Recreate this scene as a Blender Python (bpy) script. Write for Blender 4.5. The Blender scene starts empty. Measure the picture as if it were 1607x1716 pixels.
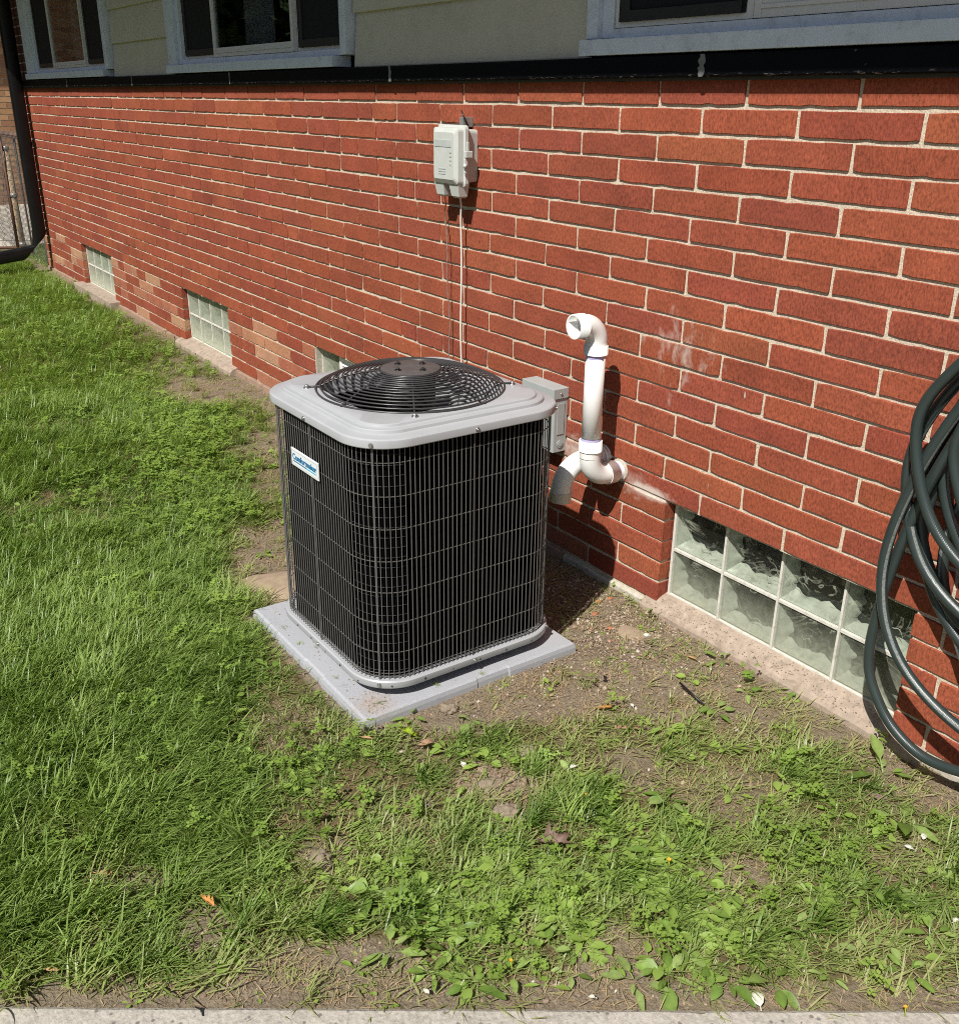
import bpy, bmesh, math, random
import numpy as np
from mathutils import Vector, Matrix, noise as mnoise
random.seed(7); RS = np.random.RandomState(11)
SC = bpy.context.scene
COL = SC.collection

# ------------------------------------------------------------------ camera, sky, sun, exposure
F_PX, YAW, PITCH, ROLL = 1639.84, 0.95777, 0.39890, 0.011
CAM = np.array([0.0, -1.9687, 1.4421])
def cam_axes():
    cy, sy, cp, sp = math.cos(YAW), math.sin(YAW), math.cos(PITCH), math.sin(PITCH)
    fwd = np.array([-sy*cp, cy*cp, -sp]); right = np.array([cy, sy, 0.0]); up = np.cross(right, fwd)
    cr, sr = math.cos(ROLL), math.sin(ROLL)
    return cr*right+sr*up, -sr*right+cr*up, fwd
RGT, UPV, FWD = cam_axes()
cd = bpy.data.cameras.new('camera'); cam = bpy.data.objects.new('camera', cd); COL.objects.link(cam)
cd.sensor_fit = 'HORIZONTAL'; cd.sensor_width = 36.0; cd.lens = 36.0*F_PX/1607.0
cd.clip_start = 0.05; cd.clip_end = 400.0
M = Matrix.Identity(4)
for i in range(3):
    M[i][0], M[i][1], M[i][2], M[i][3] = RGT[i], UPV[i], -FWD[i], CAM[i]
cam.matrix_world = M
SC.camera = cam

SUN_DIR = Vector((0.47, -1.0, 1.35)).normalized()          # towards the sun
SUN_EL = math.asin(SUN_DIR.z); SUN_ROT = math.atan2(SUN_DIR.x, SUN_DIR.y)
w = bpy.data.worlds.new('World'); SC.world = w; w.use_nodes = True
nt = w.node_tree; nt.nodes.clear()
sky = nt.nodes.new('ShaderNodeTexSky'); sky.sky_type = 'NISHITA'; sky.sun_disc = False
sky.sun_elevation = SUN_EL; sky.sun_rotation = SUN_ROT
bg = nt.nodes.new('ShaderNodeBackground'); bg.inputs['Strength'].default_value = 0.05
wo = nt.nodes.new('ShaderNodeOutputWorld')
nt.links.new(sky.outputs[0], bg.inputs[0]); nt.links.new(bg.outputs[0], wo.inputs[0])
sd = bpy.data.lights.new('sun', 'SUN'); sd.energy = 5.0; sd.angle = math.radians(0.5); sd.color = (1.0, 0.965, 0.905)
sun = bpy.data.objects.new('sun', sd); COL.objects.link(sun)
sun.rotation_euler = SUN_DIR.to_track_quat('Z', 'Y').to_euler()
SC.view_settings.view_transform = 'Standard'; SC.view_settings.look = 'None'
SC.view_settings.exposure = 0.3; SC.view_settings.gamma = 1.0
SC.view_settings.use_curve_mapping = False
SC.render.engine = 'CYCLES'
SC.cycles.max_bounces = 8; SC.cycles.diffuse_bounces = 2; SC.cycles.transparent_max_bounces = 16
SC.cycles.use_denoising = False; SC.cycles.use_adaptive_sampling = False
SC.cycles.sample_clamp_indirect = 4.0
SC.cycles.filter_width = 1.0

# ------------------------------------------------------------------ helpers
def proj(P):
    q = np.asarray(P, float) - CAM
    z = q @ FWD
    return 803.5 + F_PX*(q @ RGT)/z, 858 - F_PX*(q @ UPV)/z, z
def ground_at(px, py, z=0.0):
    d = RGT*(px-803.5)/F_PX - UPV*(py-858)/F_PX + FWD
    t = (z-CAM[2])/d[2]
    return CAM + t*d
def tag(o, label=None, cat=None, group=None, kind=None):
    if label: o['label'] = label
    if cat: o['category'] = cat
    if group: o['group'] = group
    if kind: o['kind'] = kind
    return o
def empty(name, loc=(0, 0, 0), rz=0.0):
    o = bpy.data.objects.new(name, None); COL.objects.link(o)
    o.location = loc; o.rotation_euler = (0, 0, rz); o.empty_display_size = 0.1
    return o

class MB:
    def __init__(s): s.v = []; s.f = []; s.sm = []; s.c = []; s.mi = []
    def add(s, verts, faces, smooth=False, col=None, mi=0):
        b = len(s.v); s.v += [tuple(map(float, p)) for p in verts]
        if col is None: s.c += [(1, 1, 1, 1)]*len(verts)
        elif isinstance(col, list): s.c += col
        else: s.c += [col]*len(verts)
        for f in faces:
            s.f.append(tuple(i+b for i in f)); s.sm.append(smooth); s.mi.append(mi)
        return s
    def box(s, x0, x1, y0, y1, z0, z1, bev=0.0, mi=0):
        if bev <= 0:
            v = [(x0,y0,z0),(x1,y0,z0),(x1,y1,z0),(x0,y1,z0),(x0,y0,z1),(x1,y0,z1),(x1,y1,z1),(x0,y1,z1)]
            return s.add(v, [(0,3,2,1),(4,5,6,7),(0,1,5,4),(1,2,6,5),(2,3,7,6),(3,0,4,7)], mi=mi)
        bm = bmesh.new(); bmesh.ops.create_cube(bm, size=1.0)
        for v in bm.verts:
            v.co = Vector(((x0+x1)/2+v.co.x*(x1-x0), (y0+y1)/2+v.co.y*(y1-y0), (z0+z1)/2+v.co.z*(z1-z0)))
        bmesh.ops.bevel(bm, geom=bm.edges[:], offset=bev, segments=2, affect='EDGES', profile=0.6)
        bm.verts.index_update()
        s.add([v.co for v in bm.verts], [[v.index for v in f.verts] for f in bm.faces], mi=mi); bm.free()
        return s
    def tube(s, pts, r, n=8, cap=True, closed=False, stripe=None, smooth=True, mi=0):
        P = [Vector(p) for p in pts]; m = len(P)
        rr = r if isinstance(r, (list, tuple)) else [r]*m
        T = []
        for i in range(m):
            a = P[(i-1) % m] if (closed or i > 0) else P[i]
            b = P[(i+1) % m] if (closed or i < m-1) else P[i]
            t = (b-a); T.append(t.normalized() if t.length > 1e-9 else Vector((0, 0, 1)))
        up = Vector((0, 0, 1)) if abs(T[0].z) < 0.9 else Vector((0, 1, 0))
        N = (up - T[0]*up.dot(T[0])).normalized()
        verts = []; cols = []
        for i in range(m):
            N = (N - T[i]*N.dot(T[i]))
            N = N.normalized() if N.length > 1e-6 else T[i].orthogonal().normalized()
            B = T[i].cross(N)
            for k in range(n):
                a = 2*math.pi*k/n + (stripe[1]*i if stripe else 0)
                verts.append(P[i] + (N*math.cos(a)+B*math.sin(a))*rr[i])
                cols.append((1, 1, 1, 1) if (stripe and k in stripe[0]) else (0, 0, 0, 1))
        faces = []
        for i in range(m if closed else m-1):
            j = (i+1) % m
            for k in range(n):
                l = (k+1) % n
                faces.append((i*n+k, i*n+l, j*n+l, j*n+k))
        s.add(verts, faces, smooth, cols if stripe else None, mi)
        if cap and not closed:
            b = len(s.v)-m*n
            s.f.append(tuple(b+k for k in reversed(range(n)))); s.sm.append(False); s.mi.append(mi)
            s.f.append(tuple(b+(m-1)*n+k for k in range(n))); s.sm.append(False); s.mi.append(mi)
        return s
    def loops(s, L, closed_ring=True, smooth=True, cap0=False, cap1=False, mi=0):
        n = len(L[0]); v = [p for l in L for p in l]; f = []
        for i in range(len(L)-1):
            for k in range(n if closed_ring else n-1):
                l = (k+1) % n
                f.append((i*n+k, i*n+l, (i+1)*n+l, (i+1)*n+k))
        if cap0: f.append(tuple(reversed(range(n))))
        if cap1: f.append(tuple((len(L)-1)*n+k for k in range(n)))
        return s.add(v, f, smooth, mi=mi)
    def cyl(s, a, b, r, n=12, r2=None, smooth=True, mi=0):
        return s.tube([a, b], [r, r if r2 is None else r2], n, smooth=smooth, mi=mi)
    def mesh(s, name, mat=None, colors=False):
        me = bpy.data.meshes.new(name); me.from_pydata(s.v, [], s.f); me.update()
        me.polygons.foreach_set('use_smooth', s.sm)
        if mat:
            for m_ in (mat if isinstance(mat, (list, tuple)) else [mat]): me.materials.append(m_)
            if any(s.mi): me.polygons.foreach_set('material_index', s.mi)
        if colors:
            a = me.color_attributes.new('tint', 'FLOAT_COLOR', 'POINT')
            a.data.foreach_set('color', np.array(s.c, dtype=np.float32).ravel())
        return me
    def build(s, name, mat=None, parent=None, colors=False, loc=None):
        o = bpy.data.objects.new(name, s.mesh(name, mat, colors)); COL.objects.link(o)
        if loc is not None: o.location = loc
        if parent: o.parent = parent
        return o
def link(me, name, parent=None, loc=(0, 0, 0)):
    o = bpy.data.objects.new(name, me); COL.objects.link(o); o.location = loc
    if parent: o.parent = parent
    return o
def auto_smooth(o, ang=35):
    me = o.data
    me.polygons.foreach_set('use_smooth', [True]*len(me.polygons))
    me.set_sharp_from_angle(angle=math.radians(ang))
    return o

# ------------------------------------------------------------------ material helpers
class NT:
    def __init__(s, name):
        s.m = bpy.data.materials.new(name); s.m.use_nodes = True
        s.t = s.m.node_tree; s.t.nodes.clear()
        s.out = s.n('ShaderNodeOutputMaterial')
    def n(s, typ, **kw):
        o = s.t.nodes.new(typ)
        for k, v in kw.items(): setattr(o, k, v)
        return o
    def set(s, sock, v):
        if v is None: return
        if hasattr(v, 'is_output') or hasattr(v, 'links'): s.t.links.new(v, sock)
        else:
            if isinstance(v, (tuple, list)) and len(v) == 3 and sock.type == 'RGBA': v = (*v, 1)
            sock.default_value = v
    def pos(s, scale=(1, 1, 1)):
        g = s.n('ShaderNodeNewGeometry')
        if scale == (1, 1, 1): return g.outputs['Position']
        v = s.n('ShaderNodeVectorMath', operation='MULTIPLY'); s.set(v.inputs[0], g.outputs['Position']); v.inputs[1].default_value = scale
        return v.outputs[0]
    def noise(s, scale, vec=None, detail=4, rough=0.6, out='Fac', dist=0):
        o = s.n('ShaderNodeTexNoise'); o.inputs['Scale'].default_value = scale
        o.inputs['Detail'].default_value = detail; o.inputs['Roughness'].default_value = rough; o.inputs['Distortion'].default_value = dist
        s.set(o.inputs['Vector'], vec if vec is not None else s.pos())
        return o.outputs[out]
    def vor(s, scale, vec=None, out='Distance', feature='F1', rnd=1.0):
        o = s.n('ShaderNodeTexVoronoi', feature=feature); o.inputs['Scale'].default_value = scale; o.inputs['Randomness'].default_value = rnd
        s.set(o.inputs['Vector'], vec if vec is not None else s.pos())
        return o.outputs[out]
    def ramp(s, fac, stops, interp='LINEAR'):
        o = s.n('ShaderNodeValToRGB'); o.color_ramp.interpolation = interp
        el = o.color_ramp.elements
        while len(el) < len(stops): el.new(0.5)
        for e, (p, c) in zip(el, stops):
            e.position = p; e.color = (*c, 1) if isinstance(c, (tuple, list)) else (c, c, c, 1)
        s.set(o.inputs[0], fac)
        return o.outputs[0]
    def math(s, op, a, b=None, c=None, clamp=False):
        o = s.n('ShaderNodeMath', operation=op, use_clamp=clamp)
        s.set(o.inputs[0], a)
        if b is not None: s.set(o.inputs[1], b)
        if c is not None: s.set(o.inputs[2], c)
        return o.outputs[0]
    def mix(s, fac, a, b, blend='MIX'):
        o = s.n('ShaderNodeMix', data_type='RGBA', blend_type=blend); o.clamp_factor = True
        s.set(o.inputs[0], fac); s.set(o.inputs[6], a); s.set(o.inputs[7], b)
        return o.outputs[2]
    def bump(s, h, strength=0.3, dist=0.002, normal=None):
        o = s.n('ShaderNodeBump'); o.inputs['Strength'].default_value = strength; o.inputs['Distance'].default_value = dist
        s.set(o.inputs['Height'], h)
        if normal is not None: s.set(o.inputs['Normal'], normal)
        return o.outputs[0]
    def bsdf(s, color, rough=0.6, metallic=0.0, normal=None, spec=0.5, **kw):
        o = s.n('ShaderNodeBsdfPrincipled')
        s.set(o.inputs['Base Color'], color); s.set(o.inputs['Roughness'], rough); s.set(o.inputs['Metallic'], metallic)
        s.set(o.inputs['Specular IOR Level'], spec)
        if normal is not None: s.set(o.inputs['Normal'], normal)
        for k, v in kw.items(): s.set(o.inputs[k], v)
        return o.outputs[0]
    def two_sided_ior(s, ior):
        g = s.n('ShaderNodeNewGeometry').outputs['Backfacing']
        return s.math('ADD', ior, s.math('MULTIPLY', g, 1/ior-ior))
    def done(s, sh):
        s.t.links.new(sh, s.out.inputs['Surface']); return s.m
    def blob(s, cx, cz, rx, rz):
        """1 at a point of the wall plane fading to 0 (world x, z)"""
        g = s.n('ShaderNodeSeparateXYZ'); s.set(g.inputs[0], s.pos())
        a = s.math('DIVIDE', s.math('SUBTRACT', g.outputs[0], cx), rx); b = s.math('DIVIDE', s.math('SUBTRACT', g.outputs[2], cz), rz)
        d = s.math('SQRT', s.math('ADD', s.math('MULTIPLY', a, a), s.math('MULTIPLY', b, b)))
        return s.math('SUBTRACT', 1.0, d, clamp=True)

def wall_marks(t):
    """lime bloom, mortar smears and drips on the brickwork (stains with their own place)"""
    smear = t.noise(26, t.pos((1, 1, 1)), 5, 0.65, dist=0.6)
    b1 = t.blob(-1.925, 0.372, 0.15, 0.035)          # under the pipe elbow
    b2 = t.blob(-1.99, 0.375, 0.13, 0.08)
    b3 = t.blob(-1.84, 0.81, 0.26, 0.24)            # smudges right of the pipe
    b4 = t.blob(-2.25, 0.40, 0.16, 0.09)
    m1 = t.ramp(t.math('ADD', t.math('MULTIPLY', b1, 0.9), t.math('MULTIPLY', smear, 0.75)), [(0.62, 0.0), (0.98, 0.85)])
    m2 = t.ramp(t.math('ADD', t.math('MULTIPLY', b2, 0.5), t.math('MULTIPLY', smear, 0.7)), [(0.58, 0.0), (0.9, 0.6)])
    m3 = t.ramp(t.math('ADD', t.math('MULTIPLY', b3, 0.33), t.math('MULTIPLY', t.noise(17, t.pos((1.3, 1, 0.8)), 4, 0.6, dist=0.4), 0.85)), [(0.66, 0.0), (0.84, 0.55)])
    m4 = t.ramp(t.math('ADD', t.math('MULTIPLY', b4, 0.6), t.math('MULTIPLY', smear, 0.7)), [(0.56, 0.0), (0.88, 0.7)])
    drips = t.ramp(t.noise(1, t.pos((55, 1, 14)), 2, 0.5), [(0.735, 0.0), (0.77, 0.75)])
    dmask = t.ramp(t.noise(1.6, t.pos(), 2), [(0.52, 0.0), (0.62, 1.0)])
    drips = t.math('MULTIPLY', drips, dmask)
    m = t.math('MAXIMUM', t.math('MAXIMUM', m1, m2), t.math('MAXIMUM', m3, m4))
    return t.math('MAXIMUM', m, drips)

def brick_material(name, mode):
    t = NT(name)
    if mode == 'object': base = t.n('ShaderNodeObjectInfo').outputs['Color']
    else: base = t.n('ShaderNodeAttribute', attribute_name='tint').outputs['Color']
    g = t.noise(190, t.pos((1, 1, 0.5)), 4, 0.75)
    big = t.noise(9, None, 4, 0.6)
    c = t.mix(1.0, base, t.ramp(g, [(0.3, 0.45), (0.5, 1.0), (0.72, 1.5)]), 'MULTIPLY')
    c = t.mix(1.0, c, t.ramp(big, [(0.25, 0.82), (0.75, 1.16)]), 'MULTIPLY')
    specks = t.ramp(t.noise(420, None, 2, 0.5), [(0.68, 0.0), (0.76, 0.5)])
    c = t.mix(specks, c, (0.03, 0.012, 0.008))
    dust = t.ramp(t.noise(330, t.pos((1, 1, 1)), 2), [(0.68, 0.0), (0.8, 0.35)])
    c = t.mix(dust, c, (0.55, 0.38, 0.28))
    soot = t.ramp(t.noise(2.3, t.pos((1, 1, 1.6)), 5, 0.65), [(0.52, 0.0), (0.72, 0.45)])
    c = t.mix(soot, c, t.mix(1.0, c, (0.62, 0.58, 0.62), 'MULTIPLY'))
    c = t.mix(wall_marks(t), c, (0.62, 0.54, 0.47))
    rug = t.noise(260, t.pos((1, 1, 0.28)), 3, 0.7)
    h = t.math('ADD', t.math('MULTIPLY', rug, 0.7), t.math('MULTIPLY', t.noise(60, None, 3), 0.4))
    return t.done(t.bsdf(c, 0.88, normal=t.bump(h, 0.65, 0.0022), spec=0.25))
def mortar_material():
    t = NT('mortar')
    a = t.noise(240, None, 4, 0.7); b = t.noise(7, None, 4)
    c = t.mix(b, (0.53, 0.455, 0.345), (0.66, 0.575, 0.455))
    c = t.mix(1.0, c, t.ramp(a, [(0.25, 0.55), (0.5, 1.0), (0.75, 1.25)]), 'MULTIPLY')
    c = t.mix(t.ramp(t.noise(330, None, 2), [(0.66, 0.0), (0.74, 0.8)]), c, (0.09, 0.07, 0.05))
    c = t.mix(wall_marks(t), c, (0.70, 0.64, 0.57))
    return t.done(t.bsdf(c, 0.95, normal=t.bump(t.math('ADD', a, t.noise(90, None, 3)), 0.7, 0.003), spec=0.1))
def simple(name, color, rough=0.5, metallic=0.0, var=0.12, nscale=40, bump=0.0, spec=0.5, bscale=None, dirt=None, dirt_scale=12, dirt_thr=(0.55, 0.75), dirt_amt=0.6, **kw):
    t = NT(name)
    n = t.noise(nscale, None, 4, 0.65)
    c = t.mix(1.0, color, t.ramp(n, [(0.2, 1-var), (0.8, 1+var)]), 'MULTIPLY')
    if dirt is not None:
        d = t.ramp(t.noise(dirt_scale, None, 6, 0.7, dist=0.3), [(dirt_thr[0], 0.0), (dirt_thr[1], dirt_amt)])
        c = t.mix(d, c, dirt)
    r = t.math('ADD', rough, t.math('MULTIPLY', t.math('SUBTRACT', n, 0.5), 0.25), clamp=True)
    nm = t.bump(t.noise(bscale or nscale*3, None, 4, 0.65), bump, 0.0015) if bump else None
    return t.done(t.bsdf(c, r, metallic, nm, spec, **kw))

MAT = {}
MAT['brick'] = brick_material('brick_single', 'object')
MAT['brick_mass'] = brick_material('brick_mass', 'attr')
MAT['mortar'] = mortar_material()
def ledge_material():
    t = NT('ledge_paint'); g = t.n('ShaderNodeSeparateXYZ'); t.set(g.inputs[0], t.pos())
    c = t.mix(t.noise(18, None, 4), (0.0035, 0.0042, 0.0065), (0.0065, 0.007, 0.009))
    low = t.math('MULTIPLY', t.math('SUBTRACT', 1.509, g.outputs[2]), 110, clamp=True)
    chips = t.math('MULTIPLY', low, t.ramp(t.noise(1, t.pos((34, 1, 160)), 4, 0.7), [(0.56, 0.0), (0.64, 1.0)]))
    scuff = t.ramp(t.noise(70, None, 3), [(0.71, 0.0), (0.76, 0.6)])
    c = t.mix(t.math('MAXIMUM', chips, t.math('MULTIPLY', scuff, t.ramp(t.noise(3), [(0.5, 0.0), (0.6, 1.0)]))), c, (0.28, 0.27, 0.25))
    return t.done(t.bsdf(c, 0.62, normal=t.bump(t.noise(140), 0.2, 0.001), spec=0.07))
MAT['ledge'] = ledge_material()
MAT['ledge_joint'] = simple('ledge_joint', (0.17, 0.18, 0.18), 0.9, bump=0.5)
MAT['ledge_under'] = simple('ledge_underside', (0.035, 0.03, 0.018), 0.9, var=0.4)
MAT['siding'] = simple('siding_paint', (0.58, 0.57, 0.47), 0.55, var=0.07, nscale=6, bump=0.08, bscale=70, dirt=(0.34, 0.33, 0.27), dirt_scale=5, dirt_amt=0.35)
MAT['window_paint'] = simple('window_paint', (0.64, 0.73, 0.84), 0.5, var=0.08, nscale=14, bump=0.15, bscale=90, dirt=(0.32, 0.34, 0.38), dirt_scale=22, dirt_thr=(0.52, 0.75), dirt_amt=0.6)
MAT['sash'] = simple('sash_vinyl', (0.66, 0.68, 0.68), 0.35, var=0.05, nscale=20)
MAT['dark'] = simple('interior_dark', (0.012, 0.012, 0.014), 0.9)
MAT['curtain'] = simple('curtain_cloth', (0.35, 0.35, 0.36), 0.9, var=0.2)
MAT['screen'] = simple('screen_mesh', (0.012, 0.013, 0.017), 0.75, var=0.3, nscale=600, spec=0.2)
MAT['white'] = simple('pvc_white', (0.80, 0.80, 0.775), 0.32, var=0.03, nscale=25, dirt=(0.55, 0.50, 0.42), dirt_scale=18, dirt_thr=(0.62, 0.85), dirt_amt=0.35)
MAT['primer'] = simple('purple_primer', (0.46, 0.42, 0.66), 0.4, var=0.25, nscale=60)
MAT['box_plastic'] = simple('box_plastic', (0.50, 0.52, 0.49), 0.5, var=0.06, nscale=30, bump=0.05, dirt=(0.33, 0.32, 0.28), dirt_scale=16, dirt_amt=0.35)
MAT['box_emboss'] = simple('box_emboss', (0.40, 0.43, 0.41), 0.6)
MAT['grey_paint'] = simple('grey_powder_coat', (0.38, 0.39, 0.405), 0.36, var=0.05, nscale=12, dirt=(0.30, 0.27, 0.23), dirt_scale=55, dirt_thr=(0.60, 0.78), dirt_amt=0.35)
MAT['disc_paint'] = simple('steel_box_paint', (0.36, 0.385, 0.38), 0.45, var=0.06, nscale=30)
MAT['wire'] = simple('guard_wire', (0.15, 0.143, 0.138), 0.42, var=0.15, nscale=80)
MAT['guard'] = simple('fan_guard_wire', (0.045, 0.043, 0.044), 0.3, var=0.12, nscale=60)
MAT['cap'] = simple('motor_cap', (0.088, 0.078, 0.076), 0.5, var=0.25, nscale=50, dirt=(0.45, 0.36, 0.28), dirt_scale=140, dirt_thr=(0.64, 0.72), dirt_amt=0.7)
MAT['coil'] = simple('coil_fins', (0.002, 0.002, 0.0022), 0.7, var=0.3, nscale=300, bump=0.4, spec=0.02)
MAT['coil_tube'] = simple('coil_tube', (0.022, 0.022, 0.023), 0.5)
MAT['strut'] = simple('guard_strut', (0.085, 0.08, 0.078), 0.45)
MAT['fan'] = simple('fan_blade', (0.014, 0.014, 0.015), 0.45)
MAT['motor'] = simple('motor_metal', (0.40, 0.41, 0.42), 0.3, 0.8, var=0.3, nscale=90)
MAT['screw'] = simple('screw_metal', (0.42, 0.42, 0.43), 0.3, 0.85)
MAT['badge'] = simple('badge_white', (0.74, 0.76, 0.76), 0.3, var=0.02)
MAT['badge_rim'] = simple('badge_rim', (0.30, 0.33, 0.36), 0.4)
MAT['badge_blue'] = simple('badge_blue', (0.012, 0.17, 0.36), 0.4, var=0.05)
MAT['badge_cyan'] = simple('badge_cyan', (0.05, 0.42, 0.62), 0.4, var=0.05)
MAT['cable_white'] = simple('cable_white', (0.70, 0.69, 0.64), 0.5)
MAT['cable_grey'] = simple('cable_grey', (0.24, 0.17, 0.14), 0.6, var=0.35, nscale=25)
MAT['downspout'] = simple('downspout_black', (0.006, 0.006, 0.0065), 0.34, var=0.3, nscale=12, dirt=(0.05, 0.045, 0.04), dirt_scale=50, dirt_thr=(0.68, 0.8), dirt_amt=0.3, spec=0.3)
MAT['fence_wire'] = simple('fence_wire', (0.16, 0.15, 0.14), 0.6)
MAT['galv'] = simple('galvanised', (0.32, 0.32, 0.31), 0.45, 0.5, var=0.25, nscale=60)
MAT['rust'] = simple('rusty_rail', (0.20, 0.10, 0.075), 0.7, var=0.3, nscale=40)
MAT['fence_post'] = simple('tan_post', (0.36, 0.26, 0.15), 0.6, var=0.15, nscale=30)
MAT['fence_dark'] = simple('dark_frame', (0.03, 0.025, 0.022), 0.6)
MAT['bin'] = simple('bin_plastic', (0.045, 0.048, 0.052), 0.5, var=0.2)
MAT['roof'] = simple('roof_shingle', (0.09, 0.075, 0.065), 0.9, var=0.35, nscale=20, bump=0.6)
MAT['soffit'] = simple('soffit_paint', (0.55, 0.55, 0.52), 0.6)
MAT['leaf_orange'] = simple('dry_leaf_orange', (0.48, 0.22, 0.06), 0.7, var=0.25, nscale=120, bump=0.3)
MAT['leaf_brown'] = simple('dry_leaf_brown', (0.155, 0.095, 0.07), 0.6, var=0.3, nscale=90, bump=0.3)
MAT['leaf_tan'] = simple('dry_leaf_tan', (0.42, 0.25, 0.12), 0.7, var=0.3, nscale=120, bump=0.3)
MAT['leaf_yellow'] = simple('fresh_yellow_leaf', (0.26, 0.36, 0.02), 0.5, var=0.2, nscale=120)
MAT['petal_white'] = simple('pale_petal', (0.62, 0.61, 0.52), 0.6, var=0.12, nscale=150, bump=0.3)
MAT['flower'] = simple('yellow_petal', (0.62, 0.36, 0.015), 0.6)
MAT['stone'] = simple('flat_stone', (0.30, 0.225, 0.155), 0.85, var=0.25, nscale=50, bump=0.5)
MAT['brick_bit'] = simple('brick_fragment', (0.45, 0.155, 0.07), 0.9, var=0.25, nscale=90, bump=0.5)
MAT['rod'] = simple('black_rod', (0.012, 0.012, 0.015), 0.4)
MAT['wood'] = simple('wood_chip', (0.30, 0.18, 0.11), 0.8, var=0.3, nscale=70, bump=0.5)
MAT['soil_clod'] = simple('soil_clod', (0.225, 0.178, 0.128), 0.95, var=0.4, nscale=110, bump=1.0, bscale=160)
MAT['sill'] = simple('concrete_sill', (0.36, 0.285, 0.225), 0.95, var=0.25, nscale=45, bump=0.6, bscale=150, dirt=(0.20, 0.15, 0.11), dirt_scale=28, dirt_thr=(0.48, 0.68), dirt_amt=0.75)
MAT['footing'] = simple('footing_concrete', (0.33, 0.215, 0.155), 0.95, var=0.3, nscale=25, bump=0.6, dirt=(0.14, 0.10, 0.07), dirt_scale=9, dirt_amt=0.6)
MAT['grout'] = simple('glass_block_grout', (0.60, 0.585, 0.52), 0.85, var=0.15, nscale=70, bump=0.3, dirt=(0.30, 0.27, 0.2), dirt_scale=45, dirt_thr=(0.5, 0.7), dirt_amt=0.6)
MAT['grout_rough'] = simple('rough_grout', (0.46, 0.42, 0.35), 0.95, var=0.3, nscale=60, bump=0.8)

# ------------------------------------------------------------------ ground relief and lawn maps
PSC = 1.2
PATCH = [  # bare spots in the lawn: photo x, y of the centre, half width, half height, strength
 (360,655,95,24,1.0),(440,745,55,26,.8),(450,950,75,75,1.0),(455,800,28,60,.6),(1000,1075,130,85,1.0),(900,960,120,90,1.0),(1090,1150,150,60,.95),(770,1205,110,26,1.0),
 (900,1165,120,40,1.0),(1010,1210,120,40,.5),(820,1312,70,28,.9),(1075,1290,60,40,.7),(560,1645,120,55,.9),(500,1690,200,30,.8),(1030,1625,62,70,.98),(345,1575,60,60,.75),(200,1480,60,25,.8),
 (1235,1480,55,40,.8),(1290,1215,100,40,.75),(1195,1130,90,60,.9),(1510,1440,60,40,.6),(545,1455,45,38,.75),(850,1370,35,30,.7),(700,1375,60,25,.5),(640,1350,50,25,.5),
 (480,1220,70,40,.55),(1210,1330,70,50,.7),(160,1665,190,18,.9),(300,620,60,20,.6),(1180,1060,80,40,.9),(1400,1200,70,30,.6),(1540,1310,90,45,.85),(420,640,90,25,.6),(1350,1385,50,25,.3),(90,1410,60,20,.5),(130,1200,60,25,.3),
 (250,560,60,20,.4),(700,1255,35,28,.6),(960,1255,60,30,.5),(1250,1330,60,45,.6)]
def fbm(x, y, s, seed=0, octv=3):
    v = 0.0; a = 1.0; tot = 0.0
    for o in range(octv):
        v += a*mnoise.noise(Vector((x*s+seed*7.3, y*s-seed*3.1, seed*1.7))); tot += a; a *= 0.5; s *= 2.1
    return v/tot
KA = np.array([-1.457, -1.936]); KB = np.array([-0.519, -0.581]); KD = (KB-KA)/np.linalg.norm(KB-KA); KN = np.array([KD[1], -KD[0]])   # walk edge, normal to the walk
def walk_side(x, y): return (x-KA[0])*KN[0]+(y-KA[1])*KN[1]        # >0 is on the walk
PAD = (-2.475, -1.79, -1.045, -0.375)
def bare(x, y):
    px, py, d = proj((x, y, 0.0))
    b = 0.0
    if d > 0.3:
        for cx, cy, rx, ry, s in PATCH:
            k_ = 1.45 if (cy > 1400 and cx < 620) else PSC
            q = math.hypot((px-cx)/(rx*k_), (py-cy)/(ry*k_))
            if q < 1.6:
                q += 0.55*fbm(x, y, 9.0, 3)
                b = max(b, s*min(1.0, max(0.0, (1.25-q)/0.5)))
    wl = 0.10 + 0.05*fbm(x, 0, 2.2, 5) + (0.10 if x < -2.3 and x > -4.6 else 0.0)
    if -y < wl*1.8: b = max(b, 1.0-max(0.0, (-y-wl*0.6))/(wl*1.2))
    e = -walk_side(x, y)
    if e < 0.06: b = max(b, 0.85)
    elif e < 0.16: b = max(b, 0.35)
    if PAD[0]-0.02 < x < PAD[1]+0.03 and PAD[2]-0.03 < y < 0: b = 1.0
    return min(1.0, b)
def ground_h(x, y):
    r = 0.014*fbm(x, y, 1.7, 1) + 0.006*fbm(x, y, 7.0, 2)
    dx = max(PAD[0]-x, 0, x-PAD[1]); dy = max(PAD[2]-y, 0, y-PAD[3]); dp = math.hypot(dx, dy)
    k = min(1.0, dp/0.18); k *= min(1.0, max(0.0, -y)/0.25+0.15); k *= min(1.0, max(0.0, -walk_side(x, y))/0.12+0.1)
    return r*k + (0.016*max(0.0, 1-dp/0.22) if y < PAD[3] or x > PAD[1] else 0.0)*min(1.0, max(0.0, -y)/0.2)
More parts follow.
